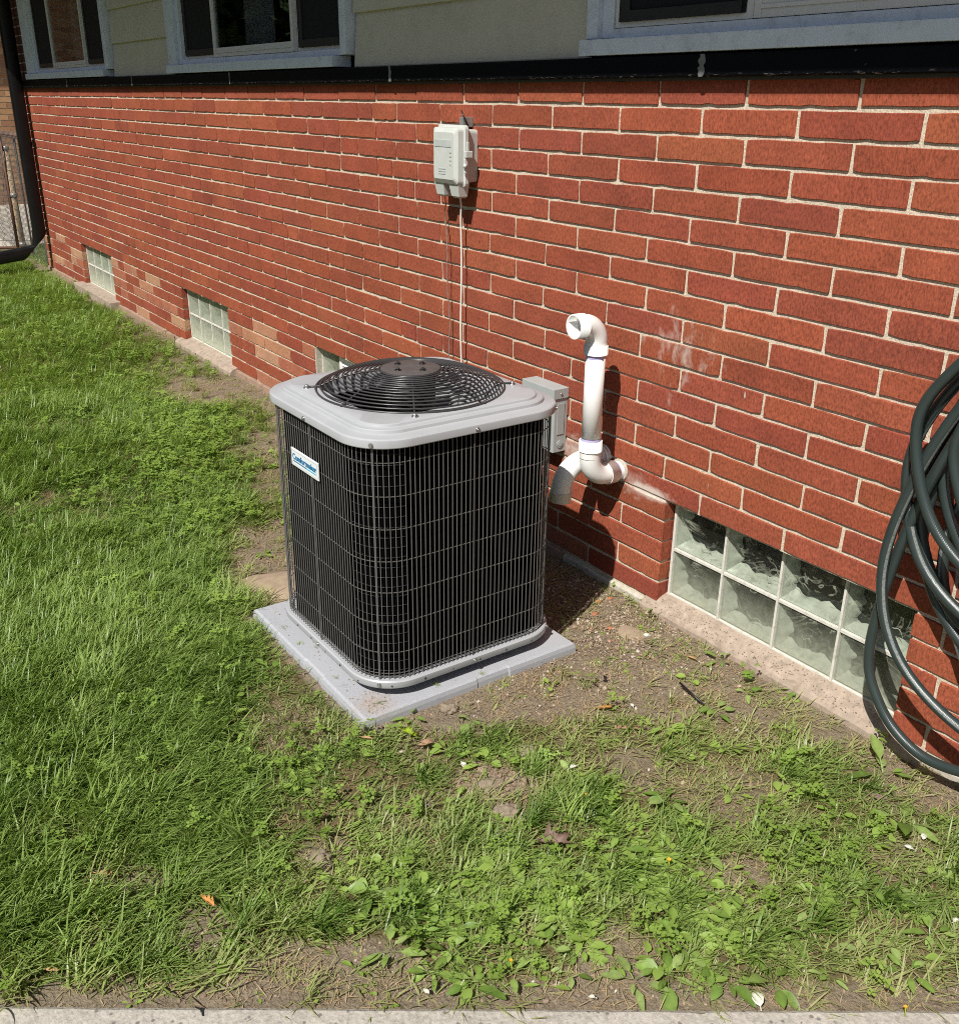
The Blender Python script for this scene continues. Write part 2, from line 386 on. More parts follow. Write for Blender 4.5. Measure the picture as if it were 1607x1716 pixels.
def build_ground():
    xs = np.concatenate([[-90,-50,-30,-20,-16], np.arange(-13,-4.2,0.09), np.arange(-4.2,0.7,0.024), np.arange(0.7,3,0.2), [4,8,20,50,90]])
    ys = np.concatenate([[-90,-50,-25,-14,-9,-6.5], np.arange(-5,-2.4,0.10), np.arange(-2.4,0.06,0.024), [0.1,0.5,2,6,12,30,90]])
    V = []; C = []
    for y in ys:
        for x in xs:
            inn = -13 < x < 1.5 and -5 < y < 0.06
            b = bare(x, y) if inn else (1.0 if y > 0.05 else 0.3)
            z = 0.0
            if inn:
                z = ground_h(x, y)
                if x > -4.3 and y > -2.5:
                    z += b*(0.0085*fbm(x, y, 26, 9, 3)+0.004*abs(fbm(x, y, 55, 4, 2)))*min(1.0, max(0.0, -walk_side(x, y))/0.1)
            V.append((x, y, z)); C.append((b, b, b, 1))
    nx, ny = len(xs), len(ys)
    F = [(j*nx+i, j*nx+i+1, (j+1)*nx+i+1, (j+1)*nx+i) for j in range(ny-1) for i in range(nx-1)]
    t = NT('soil')
    bmask = t.n('ShaderNodeAttribute', attribute_name='tint').outputs['Fac']
    n1 = t.noise(14, None, 6, 0.7); n2 = t.noise(120, None, 5, 0.7); n3 = t.noise(3.0, None, 3)
    soil = t.mix(n1, (0.125, 0.098, 0.068), (0.315, 0.255, 0.180))
    soil = t.mix(t.ramp(n3, [(0.4, 0.0), (0.65, 0.6)]), soil, (0.24, 0.19, 0.135))
    soil = t.mix(1.0, soil, t.ramp(n2, [(0.25, 0.55), (0.5, 1.0), (0.8, 1.4)]), 'MULTIPLY')
    soil = t.mix(t.ramp(t.noise(170, None, 2), [(0.66, 0.0), (0.74, 0.8)]), soil, (0.50, 0.42, 0.33))
    thatch = t.mix(t.noise(90, t.pos((1, 1.8, 1)), 4, 0.7), (0.045, 0.04, 0.02), (0.22, 0.17, 0.08))
    c = t.mix(t.ramp(bmask, [(0.3, 0.0), (0.8, 1.0)]), thatch, soil)
    h = t.math('ADD', t.math('MULTIPLY', n2, 0.6), t.noise(45, None, 4, 0.7))
    m = t.done(t.bsdf(c, 0.97, normal=t.bump(h, 1.0, 0.011), spec=0.1))
    mb = MB(); mb.add(V, F, True, C)
    o = mb.build('ground', m, colors=True); tag(o, kind='structure')
    return o
build_ground()

# ------------------------------------------------------------------ concrete walk at the bottom edge
def concrete_walk():
    t = NT('walk_concrete')
    a = t.noise(130, None, 5, 0.7); v = t.vor(95, None, 'Color'); vd = t.vor(95)
    c = t.mix(t.noise(8, None, 4), (0.34, 0.31, 0.265), (0.47, 0.44, 0.39))
    c = t.mix(1.0, c, t.ramp(a, [(0.25, 0.6), (0.5, 1.0), (0.75, 1.3)]), 'MULTIPLY')
    sep = t.n('ShaderNodeSeparateColor'); t.set(sep.inputs[0], v)
    dots = t.math('MULTIPLY', t.ramp(sep.outputs[0], [(0.80, 0.0), (0.84, 1.0)]), t.ramp(vd, [(0.25, 1.0), (0.42, 0.0)]))
    c = t.mix(t.math('MULTIPLY', dots, 0.75), c, (0.12, 0.105, 0.10))
    m = t.done(t.bsdf(c, 0.95, normal=t.bump(t.math('ADD', a, t.math('MULTIPLY', vd, 0.6)), 0.7, 0.003), spec=0.15))
    a0 = KA - KD*3.2
    tt = (-0.05-KA[1])/KD[1]; b0 = KA + KD*tt
    W_ = 1.25; n = 140; rng = random.Random(3)
    prof = [(0.004, -0.06), (0.0, -0.004), (0.004, 0.006), (0.012, 0.011), (0.10, 0.012), (W_-0.012, 0.012), (W_, -0.06)]
    L = []
    for i in range(n+1):
        p = a0 + (b0-a0)*i/n; w_ = 0.004*fbm(p[0], p[1], 12, 6)
        L.append([(p[0]+KN[0]*(q+(w_ if k < 4 else 0)), p[1]+KN[1]*(q+(w_ if k < 4 else 0)), z) for k, (q, z) in enumerate(prof)])
    mb = MB(); mb.loops(L, closed_ring=False, smooth=False)
    o = mb.build('concrete_walk', m); tag(o, kind='structure')
concrete_walk()

# ------------------------------------------------------------------ the brick house
HOUSE = empty('brick_house', (-4.2, 0.3, 0.0))
tag(HOUSE, 'long red brick house wall with black ledge, white windows and glass block basement windows', 'house')
def hp(o):                                            # parent to the house keeping world coordinates
    o.parent = HOUSE; o.matrix_parent_inverse = Matrix.Translation((4.2, -0.3, 0.0))
    return o
XL, XR = -9.57, 1.6
ROW = 0.0667; BL = 0.302
def row_top(r): return 1.5-ROW*(r-1)
GW = [(-8.32, -7.50), (-6.00, -5.25), (-4.165, -3.41), (-1.852, -1.055)]     # glass block openings (x range)
GZ0, GZ1 = 0.052, row_top(18)
MORTAR_Y = 0.0058
PAL = [(0.282,0.070,0.036),(0.275,0.067,0.035),(0.292,0.074,0.036),(0.266,0.064,0.035),(0.305,0.083,0.040),(0.280,0.070,0.038),(0.288,0.072,0.036),(0.274,0.068,0.037),(0.284,0.071,0.036),(0.260,0.062,0.036)]
TAN = [(0.40,0.19,0.11),(0.37,0.15,0.088),(0.345,0.12,0.07),(0.43,0.23,0.14)]
def brick_color(x, r, rng):
    c = rng.choice(PAL)
    if x < -3.1 and r >= 18 and rng.random() < 0.36: c = rng.choice(TAN)
    elif x < -2.0 and r >= 19 and rng.random() < 0.12: c = rng.choice(TAN[1:3])
    elif r == 1 : c = tuple(v*1.05 for v in c)
    k = rng.uniform(0.94, 1.06)
    return tuple(min(0.8, v*k*rng.uniform(0.97, 1.03)) for v in c)
def brick_shape(rng, L=1.0, H=1.0):
    """a wire-cut brick, face at y=0, unit length/height, slightly wavy arrises and chipped corners"""
    N = 11; out = []
    def jit(a): return rng.uniform(-a, a)
    jz, jx = 0.014, 0.0035
    for i in range(N): out.append((-0.5+i/(N-1)*1.0, -0.5+jit(jz)))
    out.append((0.5+jit(jx), 0.0+jit(0.2)))
    for i in range(N): out.append((0.5-i/(N-1)*1.0, 0.5+jit(jz)))
    out.append((-0.5+jit(jx), jit(0.2)))
    for c_ in rng.sample(range(4), 2):                 # knocked corners
        i_ = (0, N-1, N+1, 2*N)[c_]; out[i_] = (out[i_][0]*(1-rng.uniform(0.003, 0.013)), out[i_][1]*(1-rng.uniform(0.02, 0.14)))
    if rng.random() < 0.7:
        i_ = rng.choice([3, 4, 6, 7, N+4, N+6]); out[i_] = (out[i_][0], out[i_][1]*(1-rng.uniform(0.04, 0.10)))
    n = len(out)
    def ring(sx, sz, y): return [(x*(1-sx) if True else x, y, z*(1-sz)) for x, z in out]
    rings = [ring(0, 0, 0.09), ring(0, 0, 0.0022), ring(0.009, 0.045, 0.0), ]
    verts = [p for r_ in rings for p in r_]
    faces = []
    for i in range(2):
        for k in range(n):
            l = (k+1) % n
            faces.append((i*n+k, i*n+l, (i+1)*n+l, (i+1)*n+k))
    faces.append(tuple(2*n+k for k in range(n)))
    return verts, faces
BSH = [brick_shape(random.Random(100+i)) for i in range(10)]
BME = []
for i, (v, f) in enumerate(BSH):
    mb = MB(); mb.add(v, f); me = mb.mesh('brick', MAT['brick']); BME.append(me)
def brick_rows():
    rng = random.Random(5); B = []
    for r in range(1, 23):
        ph = 0.35 if r % 2 else 0.87
        if r >= 16: ph -= 0.09
        z = row_top(r)-ROW/2-0.0005
        edges = []
        spans = [(XL, XR)]
        if r >= 18:
            spans = []; x = XL
            for a, b in GW: spans.append((x, a-0.004)); x = b+0.004
            spans.append((x, XR))
        for a, b in spans:
            k = math.floor(a/BL-ph)+1; cuts = [a]
            x = (k+ph)*BL
            while x < b-0.05:
                if x > a+0.05: cuts.append(x+rng.uniform(-0.008, 0.008))
                if a < -3 and x < -3.2 and rng.random() < 0.09: cuts.append(x+BL*rng.choice([0.5, 0.62, 0.4]))
                x += BL
            cuts = [c for i, c in enumerate(cuts) if i == 0 or c-cuts[i-1] > 0.05 and c < b-0.05]
            cuts.append(b)
            for c0, c1 in zip(cuts[:-1], cuts[1:]):
                if c1-c0 > 0.36:
                    m_ = (c0+c1)/2; B += [(c0, m_, z, r), (m_, c1, z, r)]
                else: B.append((c0, c1, z, r))
    # the pier beside the left window, above the ledge
    for r in range(14):
        z = 1.585+ROW*r
        o = 0.19 if r % 2 else 0.0
        if o: B += [(XL, XL+o, z, 0), (XL+o, -9.195, z, 0)]
        else: B.append((XL, -9.27, z, 0)); B.append((-9.27, -9.195, z, 0))
    out = []
    for c0, c1, z, r in B:
        g = rng.uniform(0.0088, 0.0112) if r else 0.009
        if (c0 <= XL+1e-6): L0 = c0
        else: L0 = c0+g/2
        L1 = c1-g/2
        if any(abs(c1-(a-0.004)) < 1e-6 for a, b in GW): L1 = c1
        if any(abs(c0-(b+0.004)) < 1e-6 for a, b in GW): L0 = c0
        H = ROW-rng.uniform(0.0088, 0.0110)
        cx, L = (L0+L1)/2, L1-L0
        col = brick_color(cx, r, rng)
        if r == 0: col = tuple(v*0.42 for v in (0.25, 0.085, 0.07))  # shade on the pier put into its brick colour
        out.append(dict(x=cx, y=rng.uniform(-0.0012, 0.0012), z=z+rng.uniform(-0.0012, 0.0012), L=L, H=H, col=col, rz=rng.uniform(-0.006, 0.006), v=rng.randrange(10), flip=rng.random() < 0.5))
    def area(b):
        px0, py0, d = proj((b['x']-b['L']/2, 0, b['z'])); px1, _, _ = proj((b['x']+b['L']/2, 0, b['z']))
        _, pa, _ = proj((b['x'], 0, b['z']-b['H']/2)); _, pb, _ = proj((b['x'], 0, b['z']+b['H']/2))
        inn = px1 > 5 and px0 < 1600 and pa > 5 and pb < 1711 and d > 0
        # hidden behind the condenser
        if inn and 560 < (px0+px1)/2 < 880 and py0 > 665: inn = False
        return (px1-px0)*(pa-pb) if inn else 0.0
    out.sort(key=area, reverse=True)
    mass = MB()
    for i, b in enumerate(out):
        if i < 300:
            o = link(BME[b['v']], 'brick'); hp(o)
            o.location = (b['x'], b['y'], b['z']); o.scale = (b['L']*(-1 if False else 1), 1.0, b['H']); o.rotation_euler = (0, 0, b['rz']*0.4)
            o.color = (*b['col'], 1)
        else:
            v, f = BSH[b['v']]
            mass.add([(b['x']+x*b['L'], b['y']+y, b['z']+z*b['H']) for x, y, z in v], f, False, (*b['col'], 1))
    o = mass.build('brick_mass', MAT['brick_mass'], colors=True); hp(o); tag(o, kind='stuff')
brick_rows()
def mortar_panels():
    mb = MB(); y0, y1 = MORTAR_Y, 0.088
    mb.box(XL+0.003, XR, y0, y1, GZ1-0.001, 1.4985)
    x = XL+0.003
    for a, b in GW:
        mb.box(x, a-0.008, y0, y1, -0.06, GZ1-0.0015); x = b+0.008
    mb.box(x, XR, y0, y1, -0.06, GZ1-0.0015)
    mb.box(XL+0.003, -9.198, y0, y1, 1.555, 2.5)
    hp(mb.build('mortar', MAT['mortar']))
    m2 = MB()                                          # footing strip at the soil line
    x = XL
    for a, b in GW[:3]:
        m2.box(x, a-0.07, -0.012, 0.05, -0.08, 0.030, 0.003); x = b+0.07
    m2.box(x, -2.3, -0.012, 0.05, -0.08, 0.030, 0.003)
    hp(m2.build('footing', MAT['footing']))
    m3 = MB()
    for a, b in ((-2.295, -1.9), (-1.0, XR)):
        n = 40; L = []
        for i in range(n+1):
            xx = a+(b-a)*i/n; h = 0.060+0.012*fbm(xx, 1, 14, 2); d = -0.006-0.006*abs(fbm(xx, 3, 11, 4)); 
            L.append([(xx, d, -0.05), (xx, d, h*0.28), (xx, d*0.4, h*0.36), (xx, 0.02, h*0.42)])
        m3.loops(L, closed_ring=False, smooth=False)
    hp(m3.build('footing', MAT['grout_rough']))
mortar_panels()
def house_body():
    mb = MB()                                          # block core behind the bricks, end wall and inside
    mb.box(XL+0.09, XL+0.2, 0.09, 6.0, -0.05, 2.5)
    mb.box(XR-0.1, XR, 0.09, 6.0, -0.05, 2.5); mb.box(XL+0.2, XR-0.1, 5.9, 6.0, -0.05, 2.5)
    mb.box(XL+0.2, XR-0.1, 0.35, 5.9, 0.9, 1.0)        # floor inside
    mb.box(XL+0.2, XR-0.1, 0.27, 0.30, -0.05, 0.9)
    hp(mb.build('core_wall', MAT['dark']))
    e = MB()                                           # end wall face
    e.box(XL, XL+0.088, 0.092, 6.0, -0.05, 2.5); o = hp(e.build('end_wall', MAT['brick_mass'], colors=False))
    me = o.data; a = me.color_attributes.new('tint', 'FLOAT_COLOR', 'POINT'); a.data.foreach_set('color', np.tile(np.array([0.3, 0.09, 0.06, 1], np.float32), len(me.vertices)))
    r = MB()                                           # overhanging roof edge that shades the windows
    EO = 0.712
    r.box(XL-0.5, XR+0.3, -EO, 0.4, 2.452, 2.47); hp(r.build('soffit', MAT['soffit']))
    g = MB(); g.box(XL-0.5, XR+0.3, -EO-0.02, -EO-0.001, 2.452, 2.60); hp(g.build('fascia', MAT['window_paint']))
    s = MB(); s.add([(XL-0.6, -EO-0.05, 2.60), (XR+0.4, -EO-0.05, 2.60), (XR+0.4, 3.2, 4.2), (XL-0.6, 3.2, 4.2), (XL-0.6, 6.9, 2.6), (XR+0.4, 6.9, 2.6)], [(0, 1, 2, 3), (3, 2, 5, 4)])
    hp(s.build('roof', MAT['roof']))
house_body()
def ledge():
    js = [XL-0.02, -7.924, -6.398, -4.866, -3.347, -1.839, -0.33, XR]
    prof = [(0.03, 1.5005), (-0.0275, 1.5005), (-0.030, 1.503), (-0.030, 1.546), (-0.027, 1.5505), (0.06, 1.558)]
    for i, (a, b) in enumerate(zip(js[:-1], js[1:])):
        L = [[(x, y, z) for y, z in prof] for x in (a+0.003, b-0.003)]
        mb = MB(); mb.loops(L, closed_ring=False, smooth=False)
        mb.add([(a+0.003, y, z) for y, z in prof], [tuple(range(6))]); mb.add([(b-0.003, y, z) for y, z in prof], [tuple(reversed(range(6)))])
        o = hp(mb.build('ledge_stone', MAT['ledge']))
    rng = random.Random(4)
    for x in js[1:-1]:
        wd = 0.011 if x > -4 else 0.006
        mb = MB(); L = []
        for i in range(9):
            z = 1.5505-i*0.0063; a = wd*rng.uniform(0.45, 1.15); b = wd*rng.uniform(0.45, 1.15)
            L.append([(x-a, -0.0301, z), (x-a*0.6, -0.0318, z), (x+b*0.6, -0.0318, z), (x+b, -0.0301, z)])
        mb.loops(L, closed_ring=False, smooth=False)
        hp(mb.build('joint_filler', MAT['ledge_joint']))
    u = MB(); u.box(XL, XR, -0.021, -0.004, 1.492, 1.4998); hp(u.build('drip_strip', MAT['ledge_under']))
ledge()
WIN = [(-9.165, -6.885, -8.86, -6.995, -8.345, -7.45, 0), (-5.735, -3.695, -5.565, -3.775, -5.11, -4.19, 0), (-2.285, 0.05, -2.195, -0.04, -1.72, -0.75, 1)]
def siding():
    spans = [(-6.875, -5.745), (-3.685, -2.295), (0.06, XR)]
    for a, b in spans:
        for k in range(5):
            z0 = 1.553+0.1885*k; z1 = z0+0.1885
            L = [[(x, y, z) for y, z in ((0.035, z0), (0.012, z0), (0.010, z0+0.004), (0.027, z1+0.01))] for x in (a, b)]
            mb = MB(); mb.loops(L, closed_ring=False, smooth=False); hp(mb.build('siding_board', MAT['siding']))
    bk = MB(); bk.box(XL+0.2, XR-0.1, 0.05, 0.08, 2.3, 2.5)
    for a, b in spans: bk.box(a-0.03, b+0.03, 0.04, 0.06, 1.55, 2.5)
    hp(bk.build('sheathing', MAT['siding']))
siding()
def glass_pane_material():
    t = NT('window_glass')
    fr = t.n('ShaderNodeFresnel'); t.set(fr.inputs['IOR'], t.two_sided_ior(1.5))
    wob = t.bump(t.noise(2.2, t.pos((1, 1, 3)), 2), 0.05, 0.02)
    g = t.n('ShaderNodeBsdfGlossy'); g.inputs['Roughness'].default_value = 0.015; t.set(g.inputs['Normal'], wob); t.set(fr.inputs['Normal'], wob)
    tr = t.n('ShaderNodeBsdfTransparent'); tr.inputs[0].default_value = (0.75, 0.78, 0.78, 1)
    mx = t.n('ShaderNodeMixShader'); t.set(mx.inputs[0], t.math('MULTIPLY', fr.outputs[0], 1.5, clamp=True)); t.set(mx.inputs[1], tr.outputs[0]); t.set(mx.inputs[2], g.outputs[0])
    return t.done(mx.outputs[0])
MAT['pane'] = glass_pane_material()
def windows():
    for (o0, o1, i0, i1, d0, d1, kind) in WIN:
        ZT = 2.40; zi = 1.648
        f = MB()                                       # casing
        f.box(o0, i0-0.045, -0.022, 0.06, 1.598, ZT, 0.003); f.box(i1+0.045 if i1+0.05 < o1 else i1+0.03, o1, -0.022, 0.06, 1.598, ZT, 0.003)
        f.box(i0-0.045, i0, -0.004, 0.07, 1.600, ZT, 0.002); f.box(i1, i1+0.045 if i1+0.05 < o1 else i1+0.03, -0.004, 0.07, 1.600, ZT, 0.002)
        f.box(o0, o1, -0.022, 0.06, ZT, ZT+0.05, 0.003)
        f.box(i0-0.04, i1+0.03, 0.0, 0.07, 1.598, 1.622, 0.002)
        win = hp(f.build('window', MAT['window_paint']))
        s = MB(); s.box(o0-0.012, o1-0.09 if kind == 0 else o1+0.01, -0.036, 0.05, 1.5565, 1.5965, 0.003); s.build('sill', MAT['window_paint'], win)
        # sashes: side sashes and the middle one set forward
        def sash(a, b, y, zb, rail):
            m = MB(); th = 0.022
            m.box(a, a+th, y, y+0.022, zb, ZT, 0.002); m.box(b-th, b, y, y+0.022, zb, ZT, 0.002)
            m.box(a+th, b-th, y+0.001, y+0.021, zb, zb+rail, 0.002)
            if rail > 0.03: m.box(a+th, b-th, y-0.003, y+0.0005, zb+rail*0.42, zb+rail*0.60)
            so = m.build('sash', MAT['sash'], win)
            p = MB(); p.box(a+th-0.002, b-th+0.002, y+0.010, y+0.013, zb+rail-0.002, ZT); po = p.build('pane', MAT['pane'], win)
        mids = (d0, d1)
        if kind == 0:
            sash(i0+0.002, d0, 0.012, 1.623, 0.014); sash(d0+0.004, d1, -0.006, 1.623, 0.040); sash(d1+0.002, i1-0.002, 0.014, 1.623, 0.014)
            for a, b in ((i0+0.02, d0-0.02), (d1+0.02, i1-0.02)):
                sc = MB(); sc.box(a, b, 0.0085, 0.0095, 1.637, ZT); sc.build('insect_screen', MAT['screen'], win)
                sc = MB(); sc.box(a+0.02, a+0.05, 0.004, 0.008, 1.637, ZT); sc.box(a+0.05, b, 0.004, 0.008, 1.637, 1.665); sc.build('inner_frame', MAT['coil_tube'], win)
        else:
            sash(i0+0.002, d0, 0.0, 1.623, 0.014); sash(d0+0.004, d1, -0.004, 1.623, 0.045); sash(d1+0.002, i1-0.002, 0.0, 1.623, 0.045)
            sc = MB(); sc.box(i0+0.02, d0-0.02, -0.003, -0.002, 1.637, ZT); sc.build('insect_screen', MAT['screen'], win)
            sc = MB(); sc.box(i0+0.03, i0+0.065, -0.009, -0.004, 1.637, ZT); sc.box(i0+0.065, d0-0.03, -0.009, -0.004, 1.637, 1.662); sc.build('inner_frame', MAT['coil_tube'], win)
        cu = MB(); L = []                               # curtain folds inside
        for k in range(50):
            x = d0+(d1-d0)*(0.04+0.35*k/49)
            y = 0.16+0.012*math.sin(k*1.7)+0.004*math.sin(k*3.3)
            L.append([(x, y, 1.2), (x, y, 2.4)])
        cu.loops(L, closed_ring=False, smooth=True); cu.build('curtain', MAT['curtain'], win)
        bk = MB(); bk.box(o0, o1, 0.6, 0.62, 1.0, 2.5); bk.build('room_back', MAT['dark'], win)
windows()

# glass block basement windows -------------------------------------------------
def block_glass(name, dust):
    t = NT(name)
    lw = t.n('ShaderNodeFresnel'); t.set(lw.inputs['IOR'], t.two_sided_ior(1.35))
    h = t.math('ADD', t.noise(22, None, 3, 0.55, dist=1.2), t.math('MULTIPLY', t.noise(55, None, 2), 0.25))
    nm = t.bump(h, 0.35, 0.008)
    g = t.n('ShaderNodeBsdfGlossy'); g.inputs['Roughness'].default_value = 0.06; t.set(g.inputs['Normal'], nm); t.set(lw.inputs['Normal'], nm)
    tr = t.n('ShaderNodeBsdfTransparent'); tr.inputs[0].default_value = (0.90, 0.935, 0.885, 1)
    mx = t.n('ShaderNodeMixShader'); t.set(mx.inputs[0], lw.outputs[0]); t.set(mx.inputs[1], tr.outputs[0]); t.set(mx.inputs[2], g.outputs[0])
    d = t.n('ShaderNodeBsdfDiffuse'); d.inputs[0].default_value = (0.47, 0.49, 0.38, 1)
    sep = t.n('ShaderNodeSeparateXYZ'); t.set(sep.inputs[0], t.pos())
    rise = t.math('POWER', t.math('MULTIPLY', t.math('SUBTRACT', 0.225, sep.outputs[2]), 5.2, clamp=True), 1.3)       # splashed soil and film, heavier near the soil
    sw = t.noise(30, None, 4, 0.6, dist=2.0)
    film = t.math('MULTIPLY', t.math('ADD', dust, t.math('MULTIPLY', rise, 0.95)), t.ramp(sw, [(0.3, 0.55), (0.7, 1.1)]), clamp=True)
    speck_glint = t.ramp(t.noise(330, None, 2), [(0.69, 0.0), (0.75, 0.55)])
    swirl_glint = t.ramp(t.noise(9, t.pos((1, 1, 1.4)), 2, 0.5, dist=2.6), [(0.455, 0.0), (0.485, 0.55), (0.50, 0.10), (0.53, 0.42), (0.55, 0.0)])  # curvy highlights of the pressed glass, painted as pale streaks
    speck_glint = t.math('MAXIMUM', speck_glint, t.math('MULTIPLY', swirl_glint, t.ramp(t.noise(14), [(0.42, 0.0), (0.6, 1.0)])))
    film = t.math('MAXIMUM', film, speck_glint)  # dirt film mask also carries the painted glints
    m2 = t.n('ShaderNodeMixShader'); t.set(m2.inputs[0], film); t.set(m2.inputs[1], mx.outputs[0]); t.set(m2.inputs[2], d.outputs[0])
    return t.done(m2.outputs[0])
MAT['block_near'] = block_glass('glass_block_near', 0.012)
MAT['block_far'] = block_glass('glass_block_far', 0.42)
MAT['block_side'] = simple('glass_block_side', (0.37, 0.385, 0.34), 0.25, var=0.25, nscale=30, spec=0.6)
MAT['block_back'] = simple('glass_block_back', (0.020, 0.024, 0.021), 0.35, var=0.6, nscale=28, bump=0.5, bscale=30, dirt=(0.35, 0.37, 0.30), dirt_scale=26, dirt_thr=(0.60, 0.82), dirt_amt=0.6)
def glass_windows():
    for wi, (a, b) in enumerate(GW):
        far = wi < 3
        yg = 0.042 if not far else 0.04
        w = (b-a-0.014)/4; zb = GZ0; hgt = (GZ1-0.006-zb)/2
        fr = MB(); x0 = a+0.007
        jw = 0.0034
        for k in range(5):
            xx = x0+k*w
            ww = jw if 0 < k < 4 else jw*1.2
            fr.box(xx-ww, xx+ww, yg-0.0045, yg+0.085, zb, GZ1-0.003, 0.0015)
        for zz in (zb+0.002, zb+hgt, zb+2*hgt-0.001):
            for k in range(4): fr.box(x0+k*w+jw*1.15, x0+(k+1)*w-jw*1.15, yg-0.003, yg+0.085, zz-0.0045, zz+0.0045, 0.001)
        win = hp(fr.build('glass_block_window', MAT['grout']))
        rng = random.Random(40+wi)
        for row in range(2):
            for k in range(4):
                if wi == 2 and row == 1 and k in (1, 2): continue
                xa, xb = x0+k*w+jw*1.3, x0+(k+1)*w-jw*1.3; za, zc = zb+row*hgt+0.0058, zb+(row+1)*hgt-0.0058
                fa = MB(); fa.add([(xa, yg+0.005, za), (xb, yg+0.005, za), (xb, yg+0.005, zc), (xa, yg+0.005, zc), (xa+.008, yg, za+.008), (xb-.008, yg, za+.008), (xb-.008, yg, zc-.008), (xa+.008, yg, zc-.008)],
                      [(0, 1, 5, 4), (1, 2, 6, 5), (2, 3, 7, 6), (3, 0, 4, 7), (4, 5, 6, 7)])
                go = fa.build('glass_block', MAT['block_far'] if far else MAT['block_near'], win)
                # inner walls of the hollow block, wavy where the pressed pattern ends
                n = 14; bk = MB()
                def edge(p, q, amp):
                    return [(p[0]+(q[0]-p[0])*i/n, p[1]+(q[1]-p[1])*i/n, amp*math.sin(i*0.9+rng.uniform(0, 1.2))*(0.4 if i in (0, n) else 1)) for i in range(n+1)]
                front = [(xa, za), (xb, za), (xb, zc), (xa, zc)]; ins = 0.010
                inner = [(xa+ins, za+ins*1.2), (xb-ins, za+ins*1.2), (xb-ins, zc-ins), (xa+ins, zc-ins)]
                for s_ in range(4):
                    p, q = front[s_], front[(s_+1) % 4]; p2, q2 = inner[s_], inner[(s_+1) % 4]
                    nx_, nz_ = [(0, 1), (-1, 0), (0, -1), (1, 0)][s_]
                    Lr = [[], [], []]
                    for i in range(n+1):
                        u = i/n; wv = 0.006*math.sin(u*9+rng.uniform(0, .8)+wi*2+k)+0.004*math.sin(u*21+k*3+row)
                        Lr[0].append((p[0]+(q[0]-p[0])*u, yg+0.006, p[1]+(q[1]-p[1])*u))
                        Lr[1].append((p2[0]+(q2[0]-p2[0])*u, yg+0.022, p2[1]+(q2[1]-p2[1])*u))
                        Lr[2].append((p2[0]+(q2[0]-p2[0])*u+nx_*(0.007+wv), yg+0.050, p2[1]+(q2[1]-p2[1])*u+nz_*(0.007+wv)))
                    bk.loops(Lr, closed_ring=False, smooth=True)
                for q_ in range(1):                         # pale tubes added to imitate bright streaks in the pressed glass
                    u0, v0 = rng.uniform(0.30, 0.8), rng.uniform(0.15, 0.85); pts = []
                    a_ = rng.uniform(0.3, 1.2); ln = rng.uniform(0.25, 0.6)
                    for i in range(12):
                        u = i/11-0.5; uu = min(0.95, max(0.08, u0+u*ln*math.cos(a_)*0.7)); vv = min(0.95, max(0.06, v0-u*ln*math.sin(a_)+0.07*math.sin(u*6+q_)))
                        pts.append((xa+(xb-xa)*uu, yg+0.018+0.006*q_, za+(zc-za)*vv))
                    bk.tube(pts, [0.0003+0.0010*math.sin(math.pi*i/11) for i in range(12)], 5, cap=False)
                bk.build('block_side', MAT['block_side'], win)
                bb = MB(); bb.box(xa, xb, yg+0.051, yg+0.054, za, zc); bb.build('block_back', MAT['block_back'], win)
        if wi == 2:
            x2, x3 = x0+w+jw*1.3, x0+3*w-jw*1.3; zc0, zc1 = zb+hgt+0.006, GZ1-0.012
            v = MB(); yv = yg-0.012
            v.box(x2, x3, yv, yg+0.05, zc1-0.016, zc1, 0.002); v.box(x2, x3, yv, yg+0.05, zc0, zc0+0.016, 0.002)
            v.box(x2, x2+0.018, yv+.001, yg+0.05, zc0+.016, zc1-.016, 0.002); v.box(x3-0.018, x3, yv+.001, yg+0.05, zc0+.016, zc1-.016, 0.002)
            for i in range(5):
                z = zc0+0.022+i*0.021
                v.add([(x2+.018, yv+0.004, z), (x3-.018, yv+0.004, z), (x3-.018, yv+0.022, z+0.018), (x2+.018, yv+0.022, z+0.018), (x2+.018, yv+0.004, z-.003), (x3-.018, yv+0.004, z-.003)], [(0, 1, 2, 3), (4, 5, 1, 0)])
            v.box(x2+.018, x3-.018, yg+0.04, yg+0.045, zc0, zc1)
            v.build('louvre_vent', MAT['white'], win)
        if wi == 2:
            q = MB(); q.box(a-0.003, a+0.006, 0.004, 0.08, GZ0, GZ1-0.004, 0.001); q.build('side_mortar', MAT['grout_rough'], win)
        # sill
        s = MB()
        if wi == 0:
            s.box(a-0.10, b+0.11, -0.075, 0.06, -0.05, 0.055, 0.006)
        elif wi in (1, 2):
            n = 30; L = []
            for i in range(n+1):
                xx = a-0.09+(b-a+0.17)*i/n; d = 0.05+0.012*fbm(xx, 2, 9, 1); zt = 0.055+0.005*fbm(xx, 4, 10, 3)
                L.append([(xx, -d, -0.05), (xx, -d+0.004, 0.02), (xx, -d+0.02, 0.036), (xx, 0.045, zt)])
            s.loops(L, closed_ring=False, smooth=False)
            s.add(L[0]+[(L[0][0][0], 0.045, -0.05)], [(0, 1, 2, 3, 4)]); s.add(L[-1]+[(L[-1][0][0], 0.045, -0.05)], [(4, 3, 2, 1, 0)])
        else:
            n = 60; L = []; x1_, x2_ = a-0.05, b+0.10
            for i in range(n+1):
                xx = x1_+(x2_-x1_)*i/n; j = 0.004*fbm(xx, 2, 12, 1)
                L.append([(xx, -0.024+j, -0.06), (xx, -0.022+j, 0.014+j), (xx, -0.016+j, 0.024), (xx, 0.012, 0.044), (xx, 0.05, 0.058+j)])
            s.loops(L, closed_ring=False, smooth=False)
